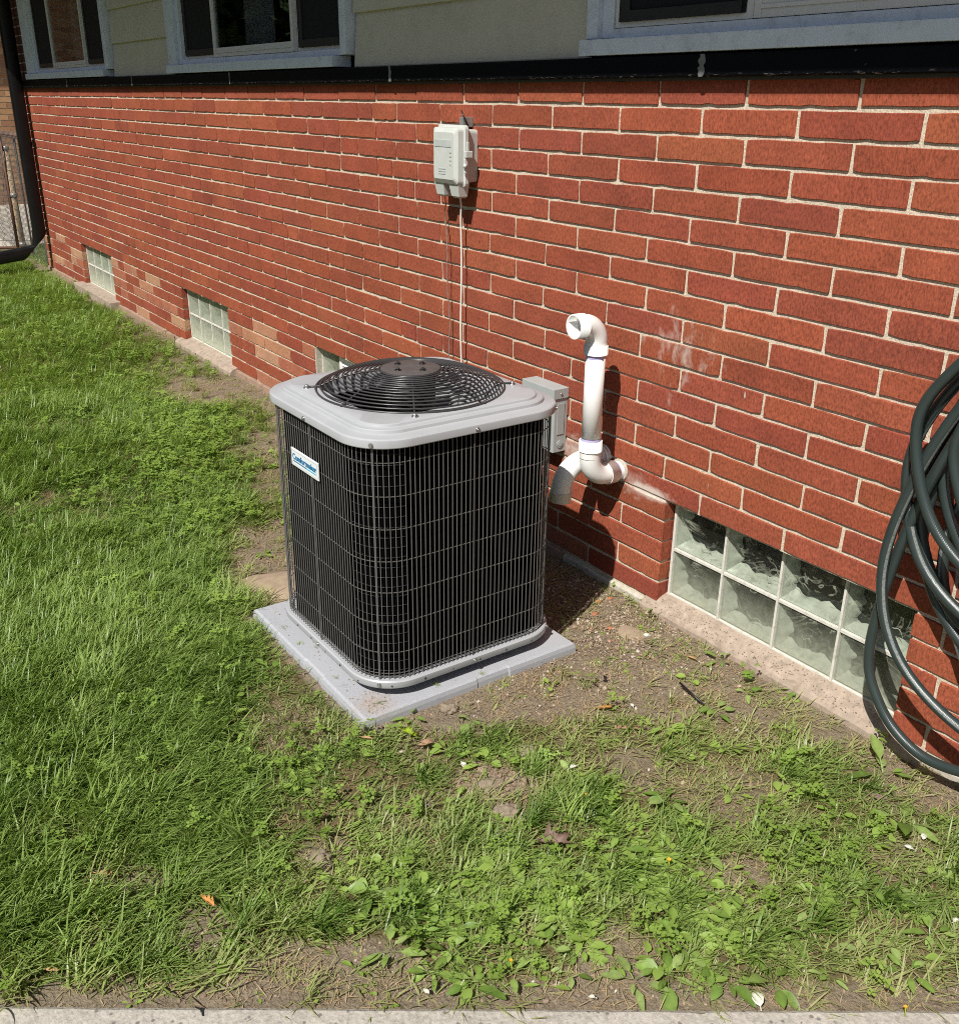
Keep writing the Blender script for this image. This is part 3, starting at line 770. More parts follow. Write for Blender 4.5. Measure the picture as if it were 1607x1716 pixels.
            s.add(L[0], [(0, 1, 2, 3, 4)]); s.add(L[-1], [(4, 3, 2, 1, 0)])
        s.build('sill', MAT['sill'], win)
glass_windows()

# ------------------------------------------------------------------ far left: downspout, fence, bin, neighbouring house, trees
def downspout():
    T = empty('downspout', (-9.4, -0.07, 0.3)); tag(T, 'black downspout at the far house corner with an elbow and long outlet over the lawn', 'downspout')
    inv = Matrix.Translation((9.4, 0.07, -0.3))
    def ch(o): o.parent = T; o.matrix_parent_inverse = inv; return o
    mb = MB(); x0 = -9.385
    def rect(cx, cy, cz, hx, h2, ang):                  # section: half width in x, half depth along the bend normal
        c, s = math.cos(ang), math.sin(ang); o = []
        for k in range(16):
            a = 2*math.pi*k/16; u = math.copysign(abs(math.cos(a))**0.45, math.cos(a))*hx; v = math.copysign(abs(math.sin(a))**0.45, math.sin(a))*h2
            o.append((cx+u, cy+v*c, cz+v*s))
        return o
    y0 = -0.078
    L = [rect(x0, y0, 2.62, 0.042, 0.052, 0), rect(x0, y0, 0.36, 0.042, 0.052, 0)]
    auto_smooth(ch(MB().loops(L, True, True).build('pipe', MAT['downspout'])))
    L = []
    R = 0.19
    for i in range(11):
        a = math.radians(83)*i/10
        L.append(rect(x0, y0-R*(1-math.cos(a)), 0.36-R*math.sin(a), 0.045, 0.055, a))
    auto_smooth(ch(MB().loops(L, True, True).build('elbow', MAT['downspout'])))
    a = math.radians(83); p = L[-1]; cy = y0-R*(1-math.cos(a)); cz = 0.36-R*math.sin(a)
    L2 = [rect(x0, cy-t*math.sin(a), cz-t*math.cos(a), 0.043, 0.053, a) for t in (0, 0.9)]
    auto_smooth(ch(MB().loops(L2, True, True).build('outlet', MAT['downspout'])))
    s = MB(); s.box(x0-0.05, x0+0.05, -0.02, 0.0005, 1.05, 1.075); ch(s.build('strap', MAT['downspout']))
downspout()
def fence():
    T = empty('chain_link_fence', (-10.7, 0.0, 0.0)); tag(T, 'chain link fence with rusty top rail between the two houses', 'fence')
    def ch(o): o.parent = T; o.matrix_parent_inverse = Matrix.Translation((10.7, 0, 0)); return o
    x0, x1, H = -13.6, -9.62, 1.09; y = 0.03
    ch(MB().tube([(x0, y, H), (x1, y, H)], 0.019, 10).build('top_rail', MAT['rust']))
    ch(MB().tube([(-10.74, y, -0.1), (-10.83, y, 0.985)], 0.027, 12).build('post', MAT['fence_post']))
    ch(MB().tube([(-11.02, y, -0.1), (-11.04, y, 1.07)], 0.016, 10).build('gate_frame', MAT['fence_dark']))
    ch(MB().tube([(-9.66, y, -0.1), (-9.66, y, 1.12)], 0.024, 10).build('post', MAT['galv']))
    ch(MB().tube([(-10.42, y+0.02, -0.1), (-10.47, y+.02, 1.08)], 0.010, 8).build('gate_frame', MAT['fence_dark']))
    for z in (0.08, 0.54, 0.97):
        b = MB(); xx = -10.745-0.083*z; b.tube([(xx, y, z-0.018), (xx, y, z+0.018)], 0.034, 12); b.box(xx-0.09, xx-0.03, y-0.012, y+0.012, z-0.014, z+0.014, 0.003); b.box(xx+0.03, xx+0.055, y-0.01, y+0.01, z-0.012, z+0.012, .003)
        ch(b.build('clamp', MAT['galv']))
    m = MB(); step = 0.057; n = int((x1-x0)/step); rows = int((H+0.03)/(step))
    for i in range(n):
        pts = [(x0+i*step+(step*0.5 if (r % 2) else 0)+(0 if i % 2 else 0), y-0.022+(0.003 if r % 2 else -0.003), 0.02+r*step*0.9) for r in range(rows+3)]
        m.tube(pts, 0.0016, 3, cap=False)
        pts = [(x0+i*step+step-(step*0.5 if (r % 2) else 0), y-0.022+(0.003 if r % 2 else -0.003), 0.02+r*step*0.9) for r in range(rows+3)]
        m.tube(pts, 0.0016, 3, cap=False)
        xt = x0+i*step; m.tube([(xt, y-.022, H+0.0), (xt+0.012, y-.022, H+0.045)], 0.0025, 3); m.tube([(xt+.02, y-.022, H+0.0), (xt+0.004, y-.022, H+0.045)], 0.0025, 3)
    ch(m.build('wire_mesh', MAT['fence_wire']))
    gx, gy = -0.52, -0.854; m = MB(); st = 0.082       # gate leaf standing ajar, facing the yard
    def gp(u, z, o=0.0): return (-10.80+gx*u, -0.01+gy*u+o, z)
    for i in range(20):
        for sg in (0, 1):
            m.tube([gp(0.02+i*st+(st*0.5 if (r+sg) % 2 else 0), 0.05+r*st*0.72, 0.003 if r % 2 else -0.003) for r in range(18)], 0.0024, 3, cap=False)
    ch(m.build('gate_mesh', MAT['fence_wire']))
    m = MB(); m.tube([gp(0, 0.04), gp(0, 1.02), gp(1.7, 1.02)], 0.014, 8); m.tube([gp(0, 0.04), gp(1.7, 0.04)], 0.014, 8); ch(m.build('gate_frame', MAT['rust']))
fence()
def neighbour():
    T = empty('neighbour_house', (-17.5, 1.0, 0.0)); tag(T, 'tan brick house beyond the chain link fence', 'house')
    def ch(o): o.parent = T; o.matrix_parent_inverse = Matrix.Translation((17.5, -1, 0)); return o
    t = NT('tan_brick_mass')
    base = t.n('ShaderNodeAttribute', attribute_name='tint').outputs['Color']
    c = t.mix(1.0, base, t.ramp(t.noise(60, None, 4), [(0.25, 0.75), (0.75, 1.25)]), 'MULTIPLY')
    m = t.done(t.bsdf(c, 0.9, normal=t.bump(t.noise(120), 0.4, 0.003)))
    rng = random.Random(8); mb = MB(); X = -15.5
    for r in range(38):
        z0 = r*0.075; y = -3.2+(0.1 if r % 2 else 0)
        while y < 6.4:
            col = rng.choice([(0.36, 0.20, 0.10), (0.32, 0.165, 0.085), (0.40, 0.235, 0.12), (0.28, 0.14, 0.075)])
            j = rng.uniform(-0.002, 0.002)
            mb.add([(X+j, y, z0), (X+j, y+0.205, z0), (X+j, y+0.205, z0+0.064), (X+j, y, z0+0.064), (X-0.02, y, z0), (X-0.02, y+.205, z0), (X-.02, y+.205, z0+.064), (X-.02, y, z0+.064)],
                   [(0, 1, 2, 3), (0, 4, 5, 1), (2, 6, 7, 3), (1, 5, 6, 2), (0, 3, 7, 4)], False, (*col, 1))
            y += 0.216
    o = ch(mb.build('brick', m, colors=True)); tag(o, kind='stuff')
    w = MB(); w.box(X-4.0, X-0.008, -3.2, 6.4, -0.05, 2.85); ch(w.build('wall', MAT['mortar']))
    e = MB(); e.box(X-4.4, X+0.45, -3.5, 6.8, 2.85, 2.97); ch(e.build('eave', MAT['soffit']))
    r = MB(); r.add([(X+0.5, -3.6, 2.97), (X+0.5, 6.9, 2.97), (X-2, 6.9, 4.3), (X-2, -3.6, 4.3), (X-4.5, -3.6, 2.97), (X-4.5, 6.9, 2.97)], [(0, 1, 2, 3), (3, 2, 5, 4), (0, 3, 4), (1, 5, 2)]); ch(r.build('roof', MAT['roof']))
neighbour()
def tree_line():
    t = NT('tree_foliage'); c = t.mix(t.noise(3), (0.02, 0.045, 0.012), (0.05, 0.085, 0.025)); m = t.done(t.bsdf(c, 0.7, spec=0.2))
    rng = random.Random(12); mb = MB()
    P = [(-19, -3.9), (-16.5, -8), (-13, -12), (-7, -14.5), (0, -15.5)]
    for i in range(26000):
        k = rng.uniform(0, 3.999); j = int(k); u = k-j
        x = P[j][0]*(1-u)+P[j+1][0]*u+rng.gauss(0, 0.7); y = P[j][1]*(1-u)+P[j+1][1]*u+rng.gauss(0, 0.7); z = rng.uniform(0.05, 4.6+1.2*math.sin(k*5)+0.6*math.sin(k*13))
        s_ = rng.uniform(0.12, 0.28); a = Vector((rng.gauss(0, 1), rng.gauss(0, 1), rng.gauss(0, 1))).normalized(); b = a.orthogonal().normalized(); c_ = a.cross(b); o = Vector((x, y, z))
        mb.add([o-b*s_, o-c_*s_*0.6, o+b*s_, o+c_*s_*0.6], [(0, 1, 2, 3)])
    o = mb.build('tree_line', m); tag(o, 'dark green row of trees across the yard mirrored in the windows', 'trees', kind='stuff')
tree_line()
def driveway():
    m = simple('driveway_concrete', (0.46, 0.41, 0.34), 0.95, var=0.15, nscale=15, bump=0.4)
    mb = MB(); mb.box(-15.5, -11.15, -0.1, 30, -0.1, 0.022, 0.004); tag(mb.build('driveway', m), kind='structure')
driveway()
def bin_():
    T = empty('wheelie_bin', (-11.0, 0.75, 0.02)); tag(T, 'dark grey refuse bin behind the fence beside the downspout', 'bin')
    def ring(z, hx, hy): return [(-hx, -hy, z), (hx, -hy, z), (hx, hy, z), (-hx, hy, z)]
    MB().loops([ring(0.06, 0.22, 0.24), ring(0.95, 0.28, 0.32), ring(0.96, 0.31, 0.35), ring(1.0, 0.31, 0.35)], True, False, True, True).build('body', MAT['bin'], T)
    MB().loops([ring(1.004, 0.315, 0.36), ring(1.03, 0.31, 0.35), ring(1.07, 0.22, 0.25)], True, False, True, True).build('lid', MAT['bin'], T)
    for s in (-1, 1): MB().cyl((s*0.20, 0.25, 0.10), (s*0.25, 0.25, 0.10), 0.10, 16).build('wheel', MAT['rod'], T)
bin_()

# ------------------------------------------------------------------ things on the wall
def elbow_path(p, corner, q, R, n=12):
    """p -> corner -> q with a rounded bend of radius R"""
    p, c, q = Vector(p), Vector(corner), Vector(q)
    a = (p-c).normalized(); b = (q-c).normalized(); ang = a.angle(b); d = R/math.tan(ang/2)
    A, B = c+a*d, c+b*d; cen = c+(a+b).normalized()*(R/math.sin(ang/2))
    out = []
    va, vb = A-cen, B-cen; th = va.angle(vb)
    for i in range(n+1):
        t = i/n; out.append(cen+(va*math.sin((1-t)*th)+vb*math.sin(t*th))/math.sin(th))
    return out
def hollow(mb, pts, r, th, n=24):
    """open pipe: outer skin, rim, inner skin"""
    m2 = MB(); m2.tube(pts, r, n, cap=False); k = len(m2.v)
    mb.add(m2.v, m2.f, True)
    m3 = MB(); m3.tube(pts, r-th, n, cap=False); mb.add(m3.v, [tuple(reversed(f)) for f in m3.f], True)
    m = len(pts); bo = len(mb.v)-2*k; bi = len(mb.v)-k
    for e in (0, m-1):
        for j in range(n):
            l = (j+1) % n; mb.f.append((bo+e*n+j, bo+e*n+l, bi+e*n+l, bi+e*n+j)); mb.sm.append(False); mb.mi.append(0)
def pvc():
    X, Y = -2.055, -0.125; r = 0.0285; R = 0.052
    T = empty('vent_pipe', (X, Y, 0.40)); tag(T, 'upright white plastic vent pipe with elbows at top and bottom on the brick wall', 'vent pipe')
    def ch(o): o.parent = T; o.matrix_parent_inverse = Matrix.Translation((-X, -Y, -0.40)); return o
    zc = 0.402
    lo = elbow_path((X, 0, zc), (X, Y, zc), (X, Y, 0.7), 0.066, 14)
    m = MB(); m.tube(lo, 0.0315, 24, cap=False)
    m.tube([Vector((X, Y, lo[-1].z)), Vector((X, Y, 0.502))], 0.0315, 24, cap=False); hollow(m, [(X, Y, 0.489), (X, Y, 0.521)], 0.0348, 0.005)
    hollow(m, [(X, -0.057, zc), (X, -0.026, zc)], 0.0348, 0.005)
    for y in (0.015, -0.015): pass
    ch(m.build('lower_elbow', MAT['white']))
    ch(MB().tube([(X, -0.035, zc), (X, 0.02, zc)], r, 24).build('stub', MAT['white']))
    ch(MB().tube([(X, -0.0255, zc), (X, -0.017, zc)], r+0.0005, 24, cap=False).build('primer_band', MAT['primer']))
    ch(MB().tube([(X, Y, 0.50), (X, Y, 0.80)], r, 28).build('riser', MAT['white']))
    ch(MB().tube([(X, Y, 0.5205), (X, Y, 0.5285)], r+0.0005, 28, cap=False).build('primer_band', MAT['primer']))
    ch(MB().tube([(X, Y, 0.768), (X, Y, 0.779)], r+0.0005, 28, cap=False).build('primer_band', MAT['primer']))
    m = MB(); top = 0.868
    hollow(m, [(X, Y, 0.7795), (X, Y, 0.806)], 0.0348, 0.005)
    up = elbow_path((X, Y, 0.5), (X, Y, top), (X-0.012, Y-0.4, top-0.02), 0.050, 14)
    up = [Vector((X, Y, 0.80))]+up; d = (up[-1]-up[-2]).normalized()
    hollow(m, up, 0.0320, 0.004)
    e = up[-1]; hollow(m, [e-d*0.002, e+d*0.032], 0.0348, 0.0042)
    ch(m.build('upper_elbow', MAT['white']))
    ch(MB().tube([(X, -0.006, zc), (X, 0.006, zc)], [0.0335, 0.037], 20).build('caulk', MAT['grout_rough']))
    # intake elbow beside it
    X2 = -2.128
    T2 = empty('intake_elbow', (X2, 0, 0.41)); tag(T2, 'short white plastic elbow pointing down behind the vent pipe foot', 'pipe elbow')
    def ch2(o): o.parent = T2; o.matrix_parent_inverse = Matrix.Translation((-X2, 0, -0.41)); return o
    m = MB(); pth = [Vector((X2, 0.02, 0.432))]+elbow_path((X2, 0, 0.432), (X2, -0.165, 0.424), (X2, -0.178, 0.2), 0.082, 14); d = (pth[-1]-pth[-2]).normalized(); pth.append(pth[-1]+d*0.012)
    hollow(m, pth, 0.0315, 0.004); e = pth[-1]
    hollow(m, [e-d*0.004, e+d*0.026], 0.0345, 0.0045); ch2(m.build('bend', MAT['white']))
    ch2(MB().tube([(X2, -0.022, 0.431), (X2, -0.010, 0.432)], 0.0345, 24, cap=True).build('collar', MAT['white']))
pvc()
def utility_box():
    x0, x1, z0, z1 = -2.981, -2.815, 1.174, 1.366; cx, cz = (x0+x1)/2, (z0+z1)/2
    T = empty('utility_box', (cx, -0.002, cz)); tag(T, 'pale grey plastic telephone junction box mounted on the brick wall', 'utility box')
    def ch(o): o.parent = T; o.matrix_parent_inverse = Matrix.Translation((-cx, 0.002, -cz)); return o
    hx, hz = (x1-x0)/2, (z1-z0)/2
    def rr(ix, iz, y, r=0.012):
        o = []; a_, b_ = hx-ix, hz-iz
        for q, (sx, sz) in enumerate(((1, 1), (-1, 1), (-1, -1), (1, -1))):
            for k in range(4):
                a = math.pi/2*q+math.pi/2*k/3
                o.append((cx+sx*(a_-r)+r*math.cos(a), y, cz+sz*(b_-r)+r*math.sin(a)))
        return o
    b = MB(); b.loops([rr(0.018, 0.014, 0.0), rr(0.014, 0.012, -0.040), rr(0.006, 0.006, -0.042), rr(0.006, 0.006, -0.047)], True, False, False, True)
    ch(b.build('back_case', MAT['box_plastic']))
    c = MB(); c.loops([rr(0.002, 0.002, -0.0472), rr(0.0, 0.0, -0.049), rr(0.0, 0.0, -0.060), rr(0.007, 0.007, -0.063), rr(0.009, 0.009, -0.083, .01), rr(0.023, 0.023, -0.092, .008)], True, False, True, True)
    ch(c.build('cover', MAT['box_plastic']))
    e = MB(); y = -0.0923
    e.box(cx-0.055, cx+0.045, y-0.0012, y+0.002, cz+0.028, cz+0.050, 0.0006)
    for i in range(3): e.box(cx-0.03, cx+0.012, y-0.0008, y+0.002, cz-0.042-0.008*i, cz-0.039-0.008*i)
    for i in range(4): e.box(cx+0.035, cx+0.047, y-0.0008, y+0.002, cz+0.010-0.013*i, cz+0.015-0.013*i)
    ch(e.build('embossing', MAT['box_emboss']))
    h = MB()
    h.box(x1+0.001, x1+0.014, -0.068, -0.04, cz-0.004, cz+0.018, 0.003); h.box(x1+0.001, x1+0.009, -0.068, -0.056, cz-0.052, cz-0.006, 0.002); h.box(x1+0.001, x1+0.007, -0.058, -0.050, cz+0.018, cz+0.045, 0.0015)
    h.tube([(x1+0.010, -0.0685, cz-0.022), (x1+0.010, -0.0685, cz-0.034)], 0.006, 10)
    ch(h.build('latch', MAT['box_plastic']))
    for xa in (cx-0.078, cx+0.012):
        g = MB(); L = []
        for z, ix, dy in ((z0+0.012, 0, 0), (z0-0.030, 0.006, 0.008), (z0-0.036, 0.012, 0.014)):
            L.append([(xa+ix, -0.080+dy, z), (xa+0.058-ix, -0.080+dy, z), (xa+0.058-ix, -0.035-dy*.5, z), (xa+ix, -0.035-dy*.5, z)])
        g.loops(L, True, False, False, True); ch(g.build('cable_entry', MAT['box_plastic']))
    k = MB(); k.box(cx+0.018, cx+0.040, -0.042, 0.0, z1-0.006, z1+0.024, 0.002); ch(k.build('bracket', MAT['galv']))
    k = MB(); k.tube([(cx+0.052, -0.03, z1-0.005), (cx+0.047, -0.04, z1+0.02), (cx+0.035, -0.045, z1+0.045)], [0.004, 0.0035, 0.0015], 8); ch(k.build('wire_stub', MAT['rod']))
utility_box()
def cables():
    P = [(-2.866, -0.048, 1.150), (-2.872, -0.038, 1.11)]+[(-2.884+0.0025*math.sin(z*7)+0.018*(1.07-z), -0.030-0.004*math.sin(z*7)**2, z) for z in np.linspace(1.07, 0.1, 24)]
    o = MB().tube(P, 0.0032, 8).build('white_cable', MAT['cable_white']); tag(o, 'thin white cable hanging straight down from the utility box', 'cable')
    o['category'] = 'cable'
    P = [(-2.957, -0.050, 1.150), (-2.975, -0.034, 1.11)]+[(-3.004+0.009*math.sin(z*8.0+0.5)+0.004*math.sin(z*21)+0.085*(1.07-z), -0.020-0.004*abs(math.sin(z*9)), z) for z in np.linspace(1.07, 0.1, 40)]
    m = MB(); m.tube(P, 0.0017, 6); P2 = [(x+0.003*math.sin(i*1.9), y-0.0015*math.cos(i*1.9), z) for i, (x, y, z) in enumerate(P)]; m.tube(P2, 0.0013, 6)
    o = m.build('twisted_wire', MAT['cable_grey']); tag(o, 'thin twisted brown wire left of the white cable below the utility box', 'wire')
cables()
def disconnect_box():
    x0, x1, z0, z1, y = -2.475, -2.316, 0.388, 0.602, -0.052
    T = empty('disconnect_box', (-2.4, 0, 0.5)); tag(T, 'grey steel electrical disconnect box on the wall behind the condenser', 'electrical box')
    def ch(o): o.parent = T; o.matrix_parent_inverse = Matrix.Translation((2.4, 0, -0.5)); return o
    ch(MB().box(x0, x1, y, 0.001, z0, z1-0.03, 0.002).build('case', MAT['disc_paint']))
    m = MB(); m.box(x0-0.004, x1+0.004, y-0.008, 0.001, z1-0.034, z1, 0.002); ch(m.build('hood', MAT['disc_paint']))
    m = MB(); m.box(x0+0.012, x1-0.012, y-0.005, y-0.0005, z0+0.012, z1-0.036, 0.0015); ch(m.build('door', MAT['disc_paint']))
    m = MB()
    m.tube([(x1+0.0005, -0.026, z0+0.028), (x1+0.003, -0.026, z0+0.028)], 0.013, 18); m.tube([(x1+0.003, -0.026, z0+0.028), (x1+0.0042, -0.026, z0+0.028)], 0.008, 18)
    m.box(x1+0.0002, x1+0.0022, -0.040, -0.012, z0+0.06, z1-0.05, 0.0008); ch(m.build('knockout', MAT['disc_paint']))
    m = MB(); m.tube([(x1+0.004, -0.03, z1-0.018), (x1+0.0065, -0.03, z1-0.018)], 0.004, 10); ch(m.build('screw', MAT['screw']))
    m = MB(); m.tube([(-2.40, -0.03, z0+0.01), (-2.40, -0.035, z0-0.06), (-2.39, -0.10, z0-0.15), (-2.36, -0.25, z0-0.20), (-2.33, -0.42, z0-0.16)], 0.012, 10); ch(m.build('conduit', MAT['rod']))
disconnect_box()

# ------------------------------------------------------------------ condenser pad and condenser
def pad():
    x0, x1, y0, y1 = PAD
    t = NT('pad_plastic')
    n = t.noise(260, None, 3, 0.6)
    c = t.mix(1.0, (0.36, 0.37, 0.395), t.ramp(n, [(0.3, 0.86), (0.7, 1.12)]), 'MULTIPLY')
    c = t.mix(t.ramp(t.noise(5, None, 4), [(0.45, 0.0), (0.7, 0.35)]), c, (0.40, 0.40, 0.41))
    c = t.mix(t.ramp(t.noise(400, None, 2), [(0.70, 0.0), (0.76, 0.7)]), c, (0.08, 0.07, 0.06))
    g = t.n('ShaderNodeSeparateXYZ'); t.set(g.inputs[0], t.pos())
    def near(cx, cy, r):
        a = t.math('SUBTRACT', g.outputs[0], cx); b = t.math('SUBTRACT', g.outputs[1], cy)
        return t.math('SUBTRACT', 1.0, t.math('DIVIDE', t.math('SQRT', t.math('ADD', t.math('MULTIPLY', a, a), t.math('MULTIPLY', b, b))), r), clamp=True)
    dm = t.ramp(t.math('ADD', t.math('MULTIPLY', near(-1.84, -0.99, 0.15), 0.30), t.math('MULTIPLY', t.noise(170, None, 5, 0.8), 0.75)), [(0.56, 0.0), (0.66, 0.75)])
    c = t.mix(dm, c, (0.33, 0.24, 0.17))
    m = t.done(t.bsdf(c, 0.62, normal=t.bump(n, 0.25, 0.001)))
    T = empty('condenser_pad', (-2.13, -0.7, 0)); tag(T, 'light grey plastic equipment pad on the soil under the condenser', 'pad')
    # outline with two shallow notches per side, bevelled top edge
    def outline(ins):
        a0, a1, b0, b1 = x0+ins, x1-ins, y0+ins, y1-ins; nd = 0.003; o = []
        cx, cy = (x0+x1)/2, (y0+y1)/2
        def side(p, q, nrm):
            p, q = np.array(p), np.array(q); nrm = np.array(nrm)
            for s0, s1 in ((0.0, None), (0.50, 0.66)):
                if s1 is None: o.append(tuple(p)); continue
                for s_, d in ((s0, 0), (s0+0.006, nd), (s1-0.006, nd), (s1, 0)): o.append(tuple(p+(q-p)*s_+nrm*d))
        side((a0, b0), (a1, b0), (0, 1)); side((a1, b0), (a1, b1), (-1, 0)); side((a1, b1), (a0, b1), (0, -1)); side((a0, b1), (a0, b0), (1, 0))
        return o
    L = [[(x, y, z) for x, y in outline(i)] for i, z in ((-0.004, -0.03), (0.0, 0.030), (0.003, 0.041), (0.009, 0.0455))]
    full = MB(); full.loops(L, True, False, False, True)
    o = full.build('slab', m); o.parent = T; o.matrix_parent_inverse = Matrix.Translation((2.13, 0.7, 0))
    # crumbs of soil on the near corner
    cr = MB(); rng = random.Random(2)
    for i in range(150):
        if i < 95: x, y = -1.83+rng.gauss(0, 0.05), -0.985+rng.gauss(0, 0.035)
        else: x, y = rng.uniform(x0, x1), rng.uniform(y0, -0.95)
        if not (x0+.015 < x < x1-.015 and y0+.015 < y < y1): continue
        s = rng.uniform(0.0008, 0.0034); h = 0.0455
        cr.add([(x-s, y-s*.7, h), (x+s, y-s*.6, h), (x+s*.3, y+s, h), (x, y, h+s*1.1)], [(0, 1, 3), (1, 2, 3), (2, 0, 3)])
    tag(cr.build('soil_crumbs', MAT['soil_clod']), 'loose soil crumbs scattered on the near pad corner', 'soil', kind='stuff')
pad()
AC = empty('condenser', (-2.12, -0.70, 0.0455))
tag(AC, 'outdoor air conditioner condenser with black wire sides, light grey top and round fan guard', 'air conditioner')
ACX, ACY, HB, RC = -2.12, -0.70, 0.291, 0.112
def acp(o): o.parent = AC; o.matrix_parent_inverse = Matrix.Translation((2.12, 0.70, -0.0455)); return o
def rsq(off, z, n=24, r=None):
    """rounded square ring at offset off from the body line"""
    h = HB+off; r = max(0.005, RC+off) if r is None else r; o = []
    for q, (sx, sy) in enumerate(((1, -1), (1, 1), (-1, 1), (-1, -1))):
        for k in range(n):
            a = -math.pi/2+math.pi/2*q+math.pi/2*k/(n-1)
            o.append((ACX+sx*(h-r)+r*math.cos(a), ACY+sy*(h-r)+r*math.sin(a), z))
    return o
def ring_pts(s):
    """point and outward normal at arc length s along the body outline"""
    st = 2*(HB-RC); ar = math.pi/2*RC; per = 4*(st+ar); s %= per
    for q in range(4):
        a0 = math.pi/2*q
        if s < st:
            d = (math.cos(a0), math.sin(a0)); nrm = (math.sin(a0), -math.cos(a0))
            t = s-st/2
            return (ACX+d[0]*t+nrm[0]*HB, ACY+d[1]*t+nrm[1]*HB), nrm
        s -= st
        if s < ar:
            a = s/RC; d = (math.cos(a0), math.sin(a0)); nrm = (math.sin(a0), -math.cos(a0))
            cxx = ACX+d[0]*(st/2)+nrm[0]*(HB-RC); cyy = ACY+d[1]*(st/2)+nrm[1]*(HB-RC)
            na = math.atan2(nrm[1], nrm[0])+a
            return (cxx+RC*math.cos(na), cyy+RC*math.sin(na)), (math.cos(na), math.sin(na))
        s -= ar
    return ring_pts(0)
PER = 4*(2*(HB-RC)+math.pi/2*RC)
ZB0, ZB1, ZL = 0.074, 0.098, 0.712
def condenser():
    # bottom pan
    m = MB(); m.loops([rsq(-0.03, ZB0+0.004), rsq(0.0, ZB0), rsq(0.010, ZB0+0.001), rsq(0.012, ZB0+0.004), rsq(0.012, ZB0+0.019), rsq(0.009, ZB1-0.002), rsq(-0.03, ZB1-0.002)], True, True, False, False)
    m.add(rsq(-0.03, ZB0+0.004), [tuple(reversed(range(96)))])
    auto_smooth(acp(m.build('base_pan', MAT['grey_paint'])), 40)
    f = MB()
    for sx in (-1, 1):
        for sy in (-1, 1): f.box(ACX+sx*0.19-0.03, ACX+sx*0.19+0.03, ACY+sy*0.19-0.03, ACY+sy*0.19+0.03, 0.0457, ZB0+0.003)
    acp(f.build('foot', MAT['rod']))
    hole = MB(); rng = random.Random(9)
    for s in np.arange(0.05, PER, 0.085):
        (x, y), n = ring_pts(s); hole.cyl((x+n[0]*0.0115, y+n[1]*0.0115, ZB0+0.008+0.006*rng.random()), (x+n[0]*0.0124, y+n[1]*0.0124, ZB0+0.008), 0.0024, 8)
    acp(hole.build('pan_hole', MAT['rod']))
    # wire guard
    nw = 164; wv = MB(); r = 0.00118
    for i in range(nw):
        (x, y), n = ring_pts(PER*i/nw)
        wv.tube([(x, y, ZB1-0.008), (x, y, ZL+0.006)], r, 4, cap=False)
    zs = [ZB1+0.006, ZB1+0.014]+[0.172+0.0835*k for k in range(7)]
    for z in zs:
        L = []
        for a in range(4):
            dx, dz = (1.6*r*math.cos(math.pi/2*a+.78), 1.6*r*math.sin(math.pi/2*a+.78))
            L.append([(p[0], p[1], p[2]) for p in rsq(-0.0022+dx*0.8, z+dz*0.7, 12)])
        L.append(L[0]); wv.loops(L, True, True)
    acp(wv.build('wire_guard', MAT['wire']))
    st = MB()
    for q in range(4):
        for s in (2*(HB-RC)+math.pi/4*RC+q*PER/4, (HB-RC)+q*PER/4):
            (x, y), n = ring_pts(s); tx, ty = -n[1], n[0]; w_ = 0.0016; o_ = 0.0012; d_ = 0.0030
            c = [(x+tx*w_+n[0]*o_, y+ty*w_+n[1]*o_), (x-tx*w_+n[0]*o_, y-ty*w_+n[1]*o_), (x-tx*w_+n[0]*d_, y-ty*w_+n[1]*d_), (x+tx*w_+n[0]*d_, y+ty*w_+n[1]*d_)]
            st.loops([[(px_, py_, ZB1-0.01) for px_, py_ in c], [(px_, py_, ZL+0.005) for px_, py_ in c]], True, False, True, True)
    acp(st.build('guard_strut', MAT['strut']))
    # coil: open at the far left corner region
    co = MB(); inset = -0.016
    def cring(z):
        P = rsq(inset, z, 14, 0.095)
        return [(max(p[0], ACX-HB+0.100) if True else p[0], p[1], z) for p in P]
    co.loops([cring(ZB1-0.002), cring(ZL-0.004)], True, True)
    auto_smooth(acp(co.build('coil', MAT['coil'])), 50)
    tb = MB()                                           # tube ends showing at the near corner
    for k in range(23):
        z = ZB1+0.015+k*0.0262
        pts = []
        for i in range(15):
            s = 2*(HB-RC)+RC*math.pi/2*(0.02+0.93*i/14)
            (x, y), n = ring_pts(s); pts.append((x-n[0]*0.0135, y-n[1]*0.0135, z))
        if k % 1 == 0: tb.tube(pts, 0.0009, 5, cap=False)
    acp(tb.build('coil_tube', MAT['coil_tube']))
    # top lid
    HR = 0.243
    def circ(r_, z):
        o = []
        for p in rsq(0, 0):
            a = math.atan2(p[1]-ACY, p[0]-ACX); o.append((ACX+r_*math.cos(a), ACY+r_*math.sin(a), z))
        return o
    prof = [rsq(0.006, ZL+0.001), rsq(0.0125, ZL), rsq(0.0135, ZL+0.002), rsq(0.0135, ZL+0.016), rsq(0.0125, ZL+0.0195), rsq(0.0095, ZL+0.022), rsq(0.004, ZL+0.0235),
            rsq(-0.015, ZL+0.0255), rsq(-0.0175, ZL+0.0265), rsq(-0.0195, ZL+0.0330), rsq(-0.0220, ZL+0.0350), rsq(-0.034, ZL+0.0360), rsq(-0.0365, ZL+0.0370), rsq(-0.0385, ZL+0.0415), rsq(-0.0415, ZL+0.0430)]
    prof += [circ(HR+0.004, ZL+0.045), circ(HR, ZL+0.044), circ(HR-0.005, ZL+0.037), circ(HR-0.007, ZL+0.02), circ(HR-0.010, ZL-0.10)]
    m = MB(); m.loops(prof, True, True); auto_smooth(acp(m.build('top_lid', MAT['grey_paint'])), 24)
    # fan guard
    g = MB(); zt = ZL+0.043
    def gz(rr): u = rr/0.245; return zt+0.002+0.047*(1-u**3.0)
